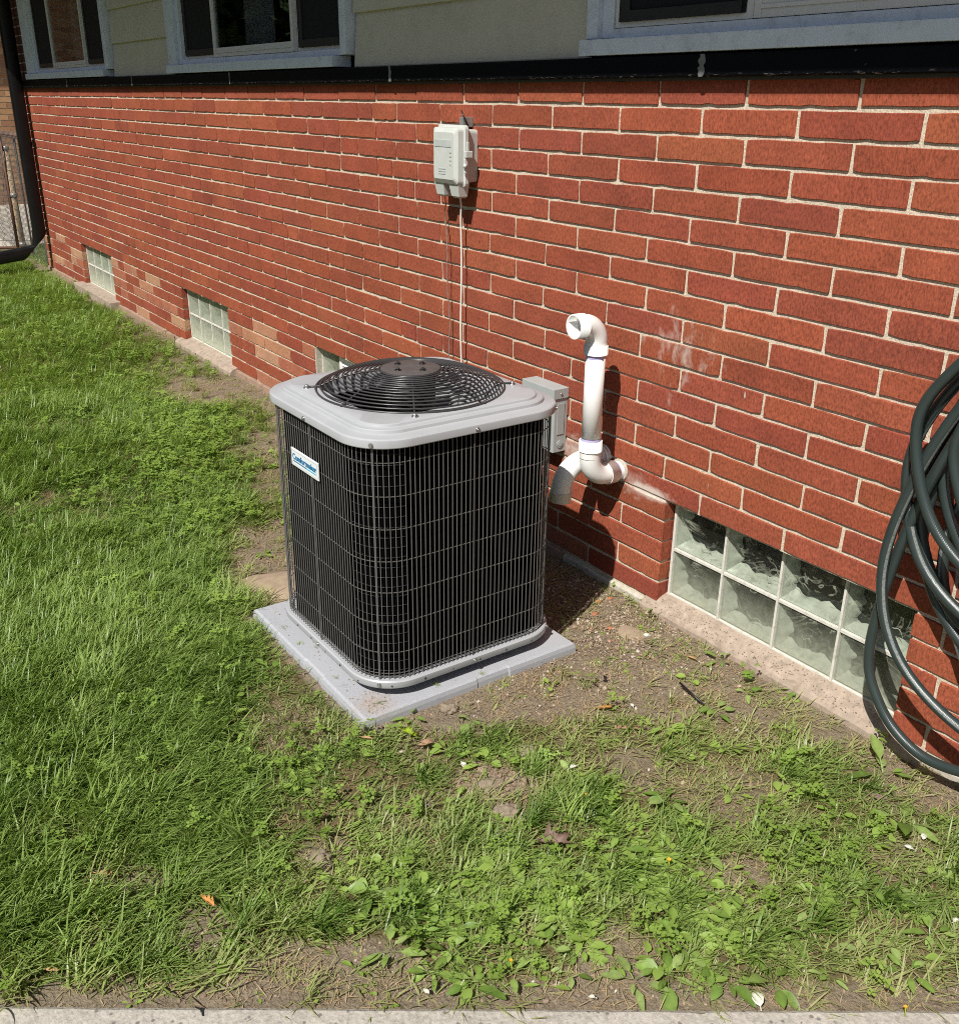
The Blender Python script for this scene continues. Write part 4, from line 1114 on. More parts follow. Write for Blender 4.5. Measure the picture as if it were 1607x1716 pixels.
    rads = [0.081+0.0116*k for k in range(15)]
    for k, rr in enumerate(rads):
        N = 72; P = [(ACX+rr*math.cos(2*math.pi*i/N), ACY+rr*math.sin(2*math.pi*i/N), gz(rr)) for i in range(N)]
        g.tube(P, 0.0024 if k < 14 else 0.003, 5, closed=True)
    acp(g.build('fan_guard', MAT['guard']))
    rb = MB()
    for k in range(8):
        a = 2*math.pi*k/8+math.radians(-29)
        long = k % 2 == 0
        R1 = 0.264 if long else 0.249
        P = [(ACX+q*math.cos(a), ACY+q*math.sin(a), (gz(min(q, .245))-0.0032) if q < 0.246 else zt+0.0045) for q in np.linspace(0.06, R1, 14)]
        rb.tube(P, 0.0025, 6)
    acp(rb.build('guard_rib', MAT['guard']))
    sc = MB()
    for k in range(4):
        a = 2*math.pi*k/4+math.radians(-29); x, y = ACX+0.266*math.cos(a), ACY+0.266*math.sin(a)
        sc.cyl((x, y, zt-0.001), (x, y, zt+0.003), 0.0085, 16); sc.cyl((x, y, zt+0.003), (x, y, zt+0.009), 0.0055, 6)
    for q in range(4):
        for s in (2*(HB-RC)+math.pi/4*RC+q*PER/4, (HB-RC)+q*PER/4):
            (x, y), n = ring_pts(s)
            for z, off in ((ZL+0.009, 0.0125), (ZB0+0.012, 0.0115)):
                A = Vector((x+n[0]*off, y+n[1]*off, z)); B = A+Vector((n[0], n[1], 0))*0.0035; C = B+Vector((n[0], n[1], 0))*0.003
                sc.cyl(A, B, 0.0058, 14); sc.cyl(B, C, 0.0038, 6)
    acp(sc.build('screw', MAT['screw']))
    cp = MB(); zc = gz(0.07)+0.003
    N = 40
    def cc(r_, z): return [(ACX+r_*math.cos(2*math.pi*i/N), ACY+r_*math.sin(2*math.pi*i/N), z) for i in range(N)]
    cp.loops([cc(0.077, zc-0.006), cc(0.077, zc-0.001), cc(0.075, zc), cc(0.03, zc+0.001)], True, True, True, True); auto_smooth(acp(cp.build('motor_cap', MAT['cap'])), 40)
    nn = MB()
    for k in range(4):
        a = 2*math.pi*k/4+math.radians(15); x, y = ACX+0.045*math.cos(a), ACY+0.045*math.sin(a)
        nn.cyl((x, y, zc), (x, y, zc+0.003), 0.0085, 14); nn.cyl((x, y, zc+0.003), (x, y, zc+0.007), 0.0045, 6)
    acp(nn.build('motor_nut', MAT['rod']))
    mo = MB(); mo.cyl((ACX, ACY, zc-0.15), (ACX, ACY, zc-0.007), 0.065, 28); acp(mo.build('motor', MAT['fan']))
    fb = MB()
    for k in range(3):
        a0 = 2*math.pi*k/3+0.4; L = []
        for i in range(9):
            rr = 0.05+0.178*i/8; half = 0.42+0.18*i/8
            row = []
            for j in range(7):
                a = a0+half*(j/6-0.5)*2*0.62; z = 0.655-0.055*(j/6-0.5)-0.01*(i/8)
                row.append((ACX+rr*math.cos(a), ACY+rr*math.sin(a), z))
            L.append(row)
        fb.loops(L, False, True)
    acp(fb.build('fan_blade', MAT['fan']))
    ins = MB()                                           # compressor and tubing seen through the guard
    ins.cyl((ACX+0.13, ACY+0.02, 0.12), (ACX+0.13, ACY+0.02, 0.52), 0.075, 24); acp(ins.build('compressor', MAT['fan']))
    tbm = MB(); tbm.tube([(ACX+0.2, ACY+0.10, 0.3), (ACX+0.2, ACY+0.10, 0.60), (ACX+0.17, ACY+0.14, 0.66), (ACX+0.05, ACY+0.19, 0.66), (ACX-0.02, ACY+0.2, 0.58)], 0.008, 10)
    tbm.tube([(ACX+0.02, ACY-0.2, 0.4), (ACX+0.02, ACY-0.2, 0.665), (ACX+0.06, ACY-0.21, 0.69)], 0.007, 10); acp(tbm.build('refrigerant_tube', MAT['motor']))
    inn = MB(); inn.loops([rsq(-0.08, ZB1-0.001, 8), rsq(-0.08, ZL-0.11, 8)], True, True, True); acp(inn.build('inner_liner', MAT['coil']))
condenser()
def badge():
    x0, x1, z0, z1 = -2.2245, -2.0705, 0.5695, 0.6165; y = ACY-HB-0.0045
    m = MB(); m.box(x0, x1, y-0.003, y+0.001, z0, z1, 0.0012); b = acp(m.build('badge', MAT['badge']))
    r = MB(); i = 0.0045; w_ = 0.0006; yy = y-0.0031
    for (a, c, d, e) in ((x0+i, x1-i, z0+i, z0+i+w_), (x0+i, x1-i, z1-i-w_, z1-i), (x0+i, x0+i+w_, z0+i+w_, z1-i-w_), (x1-i-w_, x1-i, z0+i+w_, z1-i-w_)): r.box(a, c, yy-0.0004, yy+0.0004, d, e)
    o = r.build('badge_rim', MAT['badge_rim']); o.parent = b; o.matrix_parent_inverse = (AC.matrix_basis @ b.matrix_parent_inverse).inverted()
    def word(txt, size, x, z, mat, yoff, bold=0.0):
        cu = bpy.data.curves.new('lettering', 'FONT'); cu.body = txt; cu.size = size; cu.extrude = 0.0004; cu.align_x = 'LEFT'; cu.offset = bold
        tmp = bpy.data.objects.new('lettering_curve', cu); COL.objects.link(tmp)
        bpy.context.view_layer.update()
        me = bpy.data.meshes.new_from_object(tmp.evaluated_get(bpy.context.evaluated_depsgraph_get()))
        bpy.data.objects.remove(tmp); bpy.data.curves.remove(cu)
        xs = [v.co.x for v in me.vertices]; wd = max(xs)-min(xs)
        for v in me.vertices: X, Y, Z = v.co; v.co = (x+(X-min(xs)), yy-yoff-Z, z+Y)
        me.materials.clear(); me.materials.append(mat)
        o = bpy.data.objects.new('lettering', me); COL.objects.link(o); o.parent = b
        o.matrix_parent_inverse = (AC.matrix_basis @ b.matrix_parent_inverse).inverted()
        return wd
    word('Comfortmaker', 0.0222, x0+0.0105, z0+0.0195, MAT['badge_blue'], 0.0007, 0.00035)
    u = MB(); u.box(x0+0.012, x0+0.088, yy-0.0006, yy+0.0003, z0+0.0125, z0+0.0152); o = u.build('underline', MAT['badge_blue']); o.parent = b; o.matrix_parent_inverse = (AC.matrix_basis @ b.matrix_parent_inverse).inverted()
    u = MB(); u.box(x0+0.089, x1-0.012, yy-0.0006, yy+0.0003, z0+0.0125, z0+0.0152); o = u.build('underline', MAT['badge_cyan']); o.parent = b; o.matrix_parent_inverse = (AC.matrix_basis @ b.matrix_parent_inverse).inverted()
bpy.context.view_layer.update()
badge()

# ------------------------------------------------------------------ garden hose
def hose():
    t = NT('hose_rubber')
    s = t.n('ShaderNodeAttribute', attribute_name='tint').outputs['Fac']
    wv = t.n('ShaderNodeTexWave'); wv.inputs['Scale'].default_value = 95; t.set(wv.inputs['Vector'], t.pos((1, 1, 1))); wv.inputs['Distortion'].default_value = 1.0
    c = t.mix(t.noise(14), (0.020, 0.030, 0.029), (0.036, 0.050, 0.047))
    c = t.mix(t.math('MULTIPLY', t.ramp(s, [(0.2, 0.0), (0.5, 1.0)]), t.ramp(t.noise(260), [(0.3, 0.3), (0.6, 1.0)])), c, (0.21, 0.225, 0.215))
    m = t.done(t.bsdf(c, 0.38, normal=t.bump(wv.outputs['Fac'], 0.10, 0.002), spec=0.5))
    loops = [(-1.095, .30, .080, -.085), (-1.085, .50, .205, -.11), (-1.045, .60, .335, -.05), (-1.085, .72, .425, -.085), (-1.060, .83, .545, -.125), (-1.02, .74, .50, -.06), (-0.985, .80, .555, -.10), (-0.95, .74, .47, -.055), (-0.93, .86, .60, -.13), (-1.055, .66, .38, -.06), (-0.99, .55, .27, -.045)]
    pts = []; xc = -0.70
    for i, (xl, zl, zb, y) in enumerate(loops):
        nxt = loops[(i+1) % len(loops)]
        zt = 1.05+0.012*i; xr = 2*xc-xl+0.05*math.sin(i*2.1)
        # down the left side, round the bottom, up the right side, over the hanger
        ctrl = [(xc-0.06, zt), (xc-0.20, zt-0.035)]
        ctrl += [(xl+0.055, zl+(zt-zl)*0.50), (xl, zl), (xl+0.075, zb+(zl-zb)*0.33), (xc-0.12, zb), (xc+0.12, zb+0.015), (xr-0.07, zb+(zl-zb)*0.36), (xr, zl+0.02), (xr-0.05, zl+(zt-zl)*0.55), (xc+0.18, zt-0.03), (xc+0.04, zt+0.004)]
        if i == 0: ctrl[3:8] = [(xl, zl), (-1.045, 0.150), (-0.935, zb), (-0.80, 0.100), (-0.62, 0.17)]
        for k, (a, b) in enumerate(ctrl):
            f = max(0, (k-8)/4.0); pts.append(Vector((a, y*(1-f)+nxt[3]*f, b)))
    out = []
    n = len(pts)
    for i in range(n-1):
        p0, p1, p2, p3 = pts[max(0, i-1)], pts[i], pts[i+1], pts[min(n-1, i+2)]
        for k in range(9):
            u = k/9
            out.append(0.5*((2*p1)+(p2-p0)*u+(2*p0-5*p1+4*p2-p3)*u*u+(3*p1-p0-3*p2+p3)*u**3))
    mb = MB(); mb.tube(out, 0.0120, 14, stripe=((0,), 0.028))
    o = mb.build('garden_hose', m, colors=True); tag(o, 'coiled dark green garden hose hanging on the brick wall', 'hose')
hose()
def hose_hanger():
    T = empty('hose_hanger', (-0.70, 0, 1.03)); tag(T, 'black curved metal hanger carrying the coiled garden hose on the wall', 'hose hanger')
    n = 12; L = []
    for y in (-0.002, -0.15):
        L.append([(0.13*math.cos(math.pi*i/n), y, -0.02+0.055*math.sin(math.pi*i/n)-0.03) for i in range(n+1)]+[(0.13*math.cos(math.pi*(n-i)/n), y, -0.024+0.051*math.sin(math.pi*(n-i)/n)-0.03) for i in range(n+1)])
    MB().loops(L, True, False, True, True).build('saddle', MAT['rod'], T)
    MB().box(-0.07, 0.07, -0.008, 0.001, -0.06, 0.12, 0.002).build('back_plate', MAT['rod'], T)
hose_hanger()

# ------------------------------------------------------------------ lawn
PROTO = bpy.data.collections.new('scatter_sources')          # not linked to the scene
def plant_material(name, a, b, rough=0.55, transl=0.35, dry=None):
    t = NT(name)
    ti = t.n('ShaderNodeAttribute', attribute_name='shade', attribute_type='INSTANCER').outputs['Fac']
    lv = t.n('ShaderNodeAttribute', attribute_name='tint').outputs['Fac']
    c = t.mix(t.math('ADD', t.math('MULTIPLY', ti, 0.5), t.math('MULTIPLY', lv, 0.5)), a, b)
    if dry is not None:
        dr = t.n('ShaderNodeAttribute', attribute_name='dry', attribute_type='INSTANCER').outputs['Fac']
        c = t.mix(t.math('MULTIPLY', dr, t.ramp(lv, [(0.2, 1.0), (0.9, 0.5)])), c, dry)
    p = t.bsdf(c, rough, spec=0.36)
    tr = t.n('ShaderNodeBsdfTranslucent'); t.set(tr.inputs[0], t.mix(1.0, c, (1.25, 1.3, 0.6), 'MULTIPLY'))
    mx = t.n('ShaderNodeMixShader'); mx.inputs[0].default_value = transl; t.set(mx.inputs[1], p); t.set(mx.inputs[2], tr.outputs[0])
    return t.done(mx.outputs[0])
MAT['grass'] = plant_material('grass_blade', (0.080, 0.158, 0.021), (0.355, 0.47, 0.130), rough=0.38, dry=(0.46, 0.42, 0.22))
MAT['clover'] = plant_material('clover_leaf', (0.14, 0.235, 0.034), (0.34, 0.47, 0.105), rough=0.45)
def blade(mb, x, y, ang, L, w, lean, curl, rng, seg=4, shade=0.5):
    dx, dy = math.cos(ang), math.sin(ang); sx, sy = -dy, dx
    v = []; th = lean; px_, pz = 0.0, 0.0; tw = rng.uniform(-0.6, 0.6)
    for i in range(seg+1):
        u = i/seg; ww = w*(1-u**1.7)*(0.75+0.5*math.sin(min(1, u*2)*1.57))*0.6
        c = math.cos(tw*u); s_ = math.sin(tw*u)
        bx, by, bz = x+dx*px_, y+dy*px_, pz
        if i == seg: v.append((bx, by, bz))
        else: v += [(bx-sx*ww*c, by-sy*ww*c, bz-ww*s_), (bx+sx*ww*c, by+sy*ww*c, bz+ww*s_)]
        px_ += math.sin(th)*L/seg; pz += math.cos(th)*L/seg; th += curl/seg
    f = [(2*i, 2*i+1, 2*i+3, 2*i+2) for i in range(seg-1)]+[(2*seg-2, 2*seg-1, 2*seg)]
    mb.add(v, f, True, (shade, shade, shade, 1))
def make_protos(prefix, n, fn, mat):
    c = bpy.data.collections.new(prefix)
    for i in range(n):
        mb = MB(); fn(mb, random.Random(1000+i*17+len(prefix)))
        o = bpy.data.objects.new('%s_%02d' % (prefix, i), mb.mesh(prefix, mat, True)); c.objects.link(o)
    return c
def tuft_long(mb, rng):
    for k in range(13):
        blade(mb, rng.gauss(0, 0.011), rng.gauss(0, 0.011), rng.gauss(0, 0.8), rng.uniform(0.05, 0.105), rng.uniform(0.0022, 0.0040), rng.uniform(0.1, 0.75), rng.uniform(0.3, 1.5), rng, 5, rng.random())
def tuft_big(mb, rng):
    a0 = rng.gauss(0, 0.3)
    for k in range(46):
        r_ = abs(rng.gauss(0, 0.016)); b_ = rng.uniform(0, 6.28)
        blade(mb, r_*math.cos(b_), r_*math.sin(b_), a0+rng.gauss(0, 1.0), rng.uniform(0.045, 0.105), rng.uniform(0.0022, 0.0042), rng.uniform(0.15, 1.15), rng.uniform(0.2, 1.1), rng, 5, rng.random()**1.3)
def tuft_short(mb, rng):
    for k in range(11):
        blade(mb, rng.gauss(0, 0.014), rng.gauss(0, 0.014), rng.uniform(0, 6.28), rng.uniform(0.018, 0.05), rng.uniform(0.0018, 0.0034), rng.uniform(0.2, 1.25), rng.uniform(0.2, 1.2), rng, 4, rng.random())
def tuft_flat(mb, rng):
    for k in range(12):
        blade(mb, rng.gauss(0, 0.016), rng.gauss(0, 0.016), rng.gauss(0, 0.65), rng.uniform(0.04, 0.085), rng.uniform(0.0020, 0.0036), rng.uniform(0.85, 1.35), rng.uniform(-0.05, 0.5), rng, 5, rng.random())
def clover(mb, rng):
    for k in range(10):
        a = rng.uniform(0, 6.28); q = rng.uniform(0, 0.024); x, y = q*math.cos(a), q*math.sin(a); h = rng.uniform(0.010, 0.030); r0 = rng.uniform(0, 2.1); R = rng.uniform(0.0032, 0.0062); sh = rng.random()
        for j in range(3):
            b = r0+2.094*j+rng.gauss(0, .15); d = Vector((math.cos(b), math.sin(b), rng.uniform(-0.1, 0.25))); s = Vector((-math.sin(b), math.cos(b), 0)); c = Vector((x, y, h))
            P = [c, c+d*R*0.5-s*R*0.45, c+d*R*1.1-s*R*0.55, c+d*R*1.25, c+d*R*1.1+s*R*0.55, c+d*R*0.5+s*R*0.45]
            mb.add(P, [(0, 1, 2, 3), (0, 3, 4, 5)], True, (sh, sh, sh, 1))
        mb.add([(x*0.6, y*.6, 0), (x*.6+0.0012, y*.6, 0), (x, y, h)], [(0, 1, 2)], True, (sh, sh, sh, 1))
def rosette(mb, rng):                                          # small broad-leaved weeds among the grass
    n = rng.randint(3, 6); a0 = rng.uniform(0, 6.28)
    for k in range(n): leaf(mb, Vector((0, 0, 0.004)), a0+6.28*k/n+rng.gauss(0, .3), rng.uniform(0.016, 0.040), rng.uniform(0.0028, 0.0075), rng.uniform(0.0, 0.35), rng, rng.random())
def leaf(mb, base, ang, L, W_, lift, rng, sh=0.5, stalk=0.35):
    d = Vector((math.cos(ang), math.sin(ang), 0)); s = Vector((-math.sin(ang), math.cos(ang), 0)); fold = rng.uniform(0.1, 0.45); droop = rng.uniform(0.2, 0.9); tilt = rng.uniform(-0.35, 0.35)
    prof = [(0.0, 0.06), (stalk, 0.08), (stalk+0.10, 0.62), (stalk+0.26, 1.0), (stalk+0.42, 0.92), (0.90, 0.52), (1.0, 0.03)]
    v = []
    for u, ww in prof:
        z = math.sin(lift)*u*L - droop*0.35*L*u*u; c = base+d*(u*L*math.cos(lift))+Vector((0, 0, z)); w_ = W_*ww
        wob = rng.uniform(-0.10, 0.10)*W_*(1 if 0 < ww < 1.1 else 0)
        v += [c-s*w_+Vector((0, 0, w_*(fold-tilt)+wob)), c, c+s*w_+Vector((0, 0, w_*(fold+tilt)-wob))]
    f = []
    for i in range(len(prof)-1):
        a = 3*i; f += [(a, a+1, a+4, a+3), (a+1, a+2, a+5, a+4)]
    mb.add(v, f, True, [(sh*(0.9 if k % 3 else 1), )*3+(1,) if k % 3 != 1 else (min(1, sh+0.35),)*3+(1,) for k in range(len(v))])
def pebble_shape(mb, rng):
    bm = bmesh.new(); bmesh.ops.create_icosphere(bm, subdivisions=1, radius=1.0)
    sx, sy, sz = rng.uniform(0.7, 1.2), rng.uniform(0.6, 1.0), rng.uniform(0.4, 0.75)
    for v in bm.verts: k = rng.uniform(0.8, 1.15); v.co = Vector((v.co.x*sx*k, v.co.y*sy*k, v.co.z*sz*k))
    bm.verts.index_update(); mb.add([v.co for v in bm.verts], [[v.index for v in f.verts] for f in bm.faces], False, (rng.random(),)*3+(1,)); bm.free()
def straw(mb, rng):
    for k in range(14): blade(mb, rng.gauss(0, 0.02), rng.gauss(0, 0.02), rng.uniform(0, 6.28), rng.uniform(0.008, 0.034), rng.uniform(0.0007, 0.0015), rng.uniform(1.1, 1.5), rng.uniform(-0.7, 0.8), rng, 4, rng.random())
C_LONG = make_protos('long_tuft', 8, tuft_long, MAT['grass'])
C_BIG = make_protos('big_tuft', 7, tuft_big, MAT['grass'])
C_SHORT = make_protos('short_tuft', 8, tuft_short, MAT['grass'])
C_FLAT = make_protos('flat_tuft', 8, tuft_flat, MAT['grass'])
C_CLOV = make_protos('clover', 6, clover, MAT['clover'])
C_ROS = make_protos('rosette', 6, rosette, MAT['clover'])
MAT['straw'] = plant_material('dry_straw', (0.30, 0.21, 0.115), (0.46, 0.35, 0.20), transl=0.15)
C_STRAW = make_protos('straw', 5, straw, MAT['straw'])
def pebble_mat():
    t = NT('pebble'); ti = t.n('ShaderNodeAttribute', attribute_name='shade', attribute_type='INSTANCER').outputs['Fac']
    c = t.ramp(ti, [(0.0, (0.17, 0.12, 0.085)), (0.4, (0.30, 0.225, 0.165)), (0.75, (0.42, 0.34, 0.26)), (0.93, (0.52, 0.47, 0.40)), (1.0, (0.40, 0.16, 0.08))])
    return t.done(t.bsdf(t.mix(1.0, c, t.ramp(t.noise(200), [(0.3, .75), (.7, 1.2)]), 'MULTIPLY'), 0.9, spec=0.2))
MAT['pebble'] = pebble_mat()
C_PEB = make_protos('pebble', 6, pebble_shape, MAT['pebble'])
def scatter(name, label, cat, coll, pts, mat=None):
    """pts: list of (x,y,z, rx,ry,rz, scale, shade, dry)"""
    A = np.array(pts, dtype=np.float32); n = len(A)
    me = bpy.data.meshes.new(name); me.vertices.add(n); me.vertices.foreach_set('co', A[:, :3].ravel())
    def attr(nm, typ, data, key): a = me.attributes.new(nm, typ, 'POINT'); a.data.foreach_set(key, data)
    attr('rot', 'FLOAT_VECTOR', A[:, 3:6].ravel(), 'vector'); attr('scl', 'FLOAT', A[:, 6], 'value'); attr('shade', 'FLOAT', A[:, 7], 'value'); attr('dry', 'FLOAT', A[:, 8], 'value')
    attr('pick', 'INT', RS.randint(0, 1000, n).astype(np.int32), 'value')
    o = bpy.data.objects.new(name, me); COL.objects.link(o)
    ng = bpy.data.node_groups.new(name+'_nodes', 'GeometryNodeTree')
    ng.interface.new_socket('Geometry', in_out='INPUT', socket_type='NodeSocketGeometry'); ng.interface.new_socket('Geometry', in_out='OUTPUT', socket_type='NodeSocketGeometry')
    gi = ng.nodes.new('NodeGroupInput'); go = ng.nodes.new('NodeGroupOutput'); ip = ng.nodes.new('GeometryNodeInstanceOnPoints')
    ci = ng.nodes.new('GeometryNodeCollectionInfo'); ci.inputs['Collection'].default_value = coll; ci.inputs['Separate Children'].default_value = True; ci.inputs['Reset Children'].default_value = True
    def na(nm, typ): q = ng.nodes.new('GeometryNodeInputNamedAttribute'); q.data_type = typ; q.inputs['Name'].default_value = nm; return q.outputs[0]
    ng.links.new(gi.outputs[0], ip.inputs['Points']); ng.links.new(ci.outputs[0], ip.inputs['Instance']); ip.inputs['Pick Instance'].default_value = True
    ng.links.new(na('pick', 'INT'), ip.inputs['Instance Index'])
    er = ng.nodes.new('FunctionNodeEulerToRotation'); ng.links.new(na('rot', 'FLOAT_VECTOR'), er.inputs[0]); ng.links.new(er.outputs[0], ip.inputs['Rotation'])
    ng.links.new(na('scl', 'FLOAT'), ip.inputs['Scale']); ng.links.new(ip.outputs[0], go.inputs[0])
    md = o.modifiers.new('scatter', 'NODES'); md.node_group = ng
    tag(o, label, cat, kind='stuff')
    return o
def lawn():
    rng = random.Random(21)
    CLIP, BIG, LONG, SHORT, FLAT, CLOV, ROS, STRAW, PEB = [], [], [], [], [], [], [], [], []
    def cell(x0, x1, y0, y1, dens):
        n = int((x1-x0)*(y1-y0)*dens)
        for _ in range(n):
            x, y = rng.uniform(x0, x1), rng.uniform(y0, y1)
            if y > -0.012 or walk_side(x, y) > -0.008: continue
            if PAD[0]-0.012 < x < PAD[1]+0.012 and PAD[2]-0.012 < y < PAD[3]+0.012: continue
            b = bare(x, y); px, py, d = proj((x, y, 0))
            z = ground_h(x, y)
            f1 = fbm(x, y, 1.3, 31); f2 = fbm(x, y, 4.5, 32); f3 = fbm(x, y, 14, 33)
            # region weights
            lush = 1.0/(1+math.exp((px-430-120*f1)/70)) if d > 0.3 else 1.0
            shade = min(1, max(0, 0.5+0.75*f1+0.5*f2+rng.gauss(0, 0.2))); dry = min(1, max(0, 0.10+0.75*b+0.5*max(0, f2)+rng.gauss(0, 0.13)-0.25*lush))
            dire = 0.5+1.7*fbm(x, y, 0.9, 41)+1.3*fbm(x, y, 3.2, 42)
            rz = dire+rng.gauss(0, 0.55); s = rng.uniform(0.75, 1.15)
            thin = max(0.0, fbm(x, y, 2.6, 55)-0.12)*1.9*(1.0 if lush < 0.6 else 0.6)
            b = max(b, min(0.8, thin)); p = rng.random()
            if p < b*0.97:
                if rng.random() < 0.22: STRAW.append((x, y, z+0.002, 0, 0, rng.uniform(0, 6.28), s, rng.random(), 0))
                if rng.random() < (0.10 if py < 1640 else 0.05): (SHORT if rng.random() < 0.7 else ROS).append((x, y, z, 0, 0, rz, s*0.6, shade, dry*0.6))
                continue
            keep = 1.0 if lush > 0.6 else (0.82+0.5*f2+0.3*f3)
            if px > 850 and py > 1150: keep *= 0.95
            if rng.random() > keep:
                if rng.random() < 0.45: STRAW.append((x, y, z+0.002, 0, 0, rng.uniform(0, 6.28), s, rng.random(), 0))
                continue
            q = rng.random()
            if lush > 0.5 and (f1 > -0.25):
                if q < (0.62 if (px < 240 or f1+0.8*f2 > 0.22) else 0.22): LONG.append((x, y, z, 0, 0, rz, s*(0.70+0.45*max(0, f2)+(0.22 if px < 200 else 0)), shade, dry*0.5))
                else: FLAT.append((x, y, z, 0, 0, rz, s, shade, dry))
            else:
                if q < 0.46: SHORT.append((x, y, z, 0, 0, rng.uniform(0, 6.28), s*0.85, shade, dry))
                elif q < 0.88: FLAT.append((x, y, z, 0, 0, rz, s*0.85, shade, dry))
                elif f2 > 0.1: LONG.append((x, y, z, 0, 0, rz, s*0.85, shade, dry*0.6))
            big_w = (0.055 if lush > 0.5 else 0.016)*(1.8 if f3 > 0.15 else 0.5)*(1-b)*(0.35 if d > 4.5 else 1.0)
            if rng.random() < big_w: BIG.append((x, y, z-0.004, 0, 0, rz+rng.gauss(0, 0.5), rng.uniform(0.65, 1.15), min(1, max(0, shade-0.1)), 0.0))
            # small leaves
            cl = math.exp(-(((px-330)/140)**2+((py-770)/110)**2))+0.9*math.exp(-(((px-180)/260)**2+((py-560)/90)**2))+0.4*math.exp(-(((px-1390)/110)**2+((py-1400)/70)**2))+0.12*math.exp(-(((px-880)/260)**2+((py-1560)/90)**2))+0.05
            if rng.random() < cl*0.55*(0.6+0.8*max(0, f2+0.3)): CLOV.append((x+rng.gauss(0, .02), y+rng.gauss(0, .02), z+0.004+0.016*rng.random(), rng.gauss(0, .2), rng.gauss(0, .2), rng.uniform(0, 6.28), rng.uniform(0.8, 1.5), min(1, max(0, shade+0.1)), 0))
            if rng.random() < 0.05+(0.42*math.exp(-(((px-980)/330)**4+((py-1560)/130)**4)) if d > 0.3 else 0): ROS.append((x, y, z+0.006, rng.gauss(0, .15), rng.gauss(0, .15), rng.uniform(0, 6.28), rng.uniform(0.7, 1.55), min(1, shade+0.15), 0))
    cell(-3.4, 0.4, -2.5, 0.0, 3300)
    cell(-5.4, -3.4, -2.6, 0.0, 1900)
    cell(-10.6, -5.4, -2.6, 0.0, 950)
    cell(-10.6, -3.0, -5.0, -2.6, 260)
    cell(-3.0, 0.4, -3.6, -2.5, 700)
    # grass edge behind the fence line
    for _ in range(900):
        x, y = rng.uniform(-11.1, -9.6), rng.uniform(0.0, 0.4); SHORT.append((x, y, 0.0, 0, 0, rng.uniform(0, 6.28), 1.3, rng.random(), 0.1))
    for _ in range(5200):
        k = rng.random()
        if k < 0.62:
            px, py = rng.gauss(1085, 95), rng.gauss(1050, 55)
        elif k < 0.8: px, py = rng.gauss(930, 120), rng.gauss(1150, 50)
        else: px, py = rng.uniform(200, 1600), rng.uniform(640, 1690)
        g = ground_at(px, py); x, y = g[0], g[1]
        if y > -0.01 or walk_side(x, y) > -0.01 or (PAD[0] < x < PAD[1]+.005 and PAD[2] < y < PAD[3]): continue
        if bare(x, y) < 0.5: continue
        s = rng.uniform(0.0016, 0.0042)*(2.0 if rng.random() < 0.06 else 1)
        PEB.append((x, y, ground_h(x, y)+s*0.35, rng.gauss(0, .4), rng.gauss(0, .4), rng.uniform(0, 6.28), s, min(1.0, rng.random()**1.2), 0))
    for _ in range(9000):                              # crumbs of soil on the bare spots
        px, py = rng.uniform(150, 1600), rng.uniform(640, 1690); g = ground_at(px, py); x, y = g[0], g[1]
        if y > -0.01 or walk_side(x, y) > -0.01 or (PAD[0] < x < PAD[1]+.005 and PAD[2] < y < PAD[3]) or bare(x, y) < 0.45: continue
        s = rng.uniform(0.0015, 0.0045)*(1.9 if rng.random() < 0.08 else 1)
        PEB.append((x, y, ground_h(x, y)+s*0.3, rng.gauss(0, .4), rng.gauss(0, .4), rng.uniform(0, 6.28), s, rng.uniform(0, 0.42), 0))
    for _ in range(2500):                              # dark gravelly soil between condenser and wall
        x, y = rng.uniform(-2.7, -1.7), rng.uniform(-0.37, -0.02); s = rng.uniform(0.002, 0.006)
        PEB.append((x, y, s*0.3, rng.gauss(0, .4), rng.gauss(0, .4), rng.uniform(0, 6.28), s, rng.random()**1.5, 0))
    for _ in range(13):
        x, y = rng.uniform(PAD[0]+.03, PAD[1]-.03), rng.uniform(PAD[2]+.015, -0.985)
        if rng.random() < 0.3: x, y = rng.uniform(-1.82, -1.80), rng.uniform(-0.95, -0.42)
        (STRAW if rng.random() < 0.5 else CLIP).append((x, y, 0.0470, 0, 0, rng.uniform(0, 6.28), rng.uniform(0.2, 0.4), rng.random(), rng.random()*0.6))
    for _ in range(420):
        x = rng.uniform(-1.88, -1.0); y = rng.uniform(-0.018, 0.036); s = rng.uniform(0.001, 0.0028)
        PEB.append((x, y, 0.026+0.020*min(1, max(0, (y+0.016)/0.03))+0.008*max(0, (y-0.012)/0.03), 0, 0, rng.uniform(0, 6.28), s, rng.uniform(0, 0.5), 0))
    for _ in range(700):                               # broken soil in the middle bare patch
        g = ground_at(rng.gauss(825, 42), rng.gauss(1312, 16)); s = rng.uniform(0.002, 0.0075)*(1.5 if rng.random() < .1 else 1)
        PEB.append((g[0], g[1], ground_h(g[0], g[1])+s*0.3, rng.gauss(0, .4), rng.gauss(0, .4), rng.uniform(0, 6.28), s, rng.uniform(0, 0.45), 0))
    scatter('grass_clippings', 'a few loose grass clippings lying on the pad', 'clippings', C_FLAT, CLIP)
    scatter('long_grass', 'lush longer green grass blades on the left of the lawn', 'grass', C_LONG, LONG)
    scatter('grass_tussocks', 'thicker tussocks of fresh green grass standing out of the lawn', 'grass', C_BIG, BIG)
    scatter('short_grass', 'short patchy green grass tufts over the lawn', 'grass', C_SHORT, SHORT)
    scatter('flattened_grass', 'mown grass blades lying flat across the lawn', 'grass', C_FLAT, FLAT)
    scatter('clover_cover', 'small round clover leaves among the grass', 'clover', C_CLOV, CLOV)
    scatter('seedling_cover', 'tiny broad leaf seedlings among the grass', 'weeds', C_ROS, ROS)
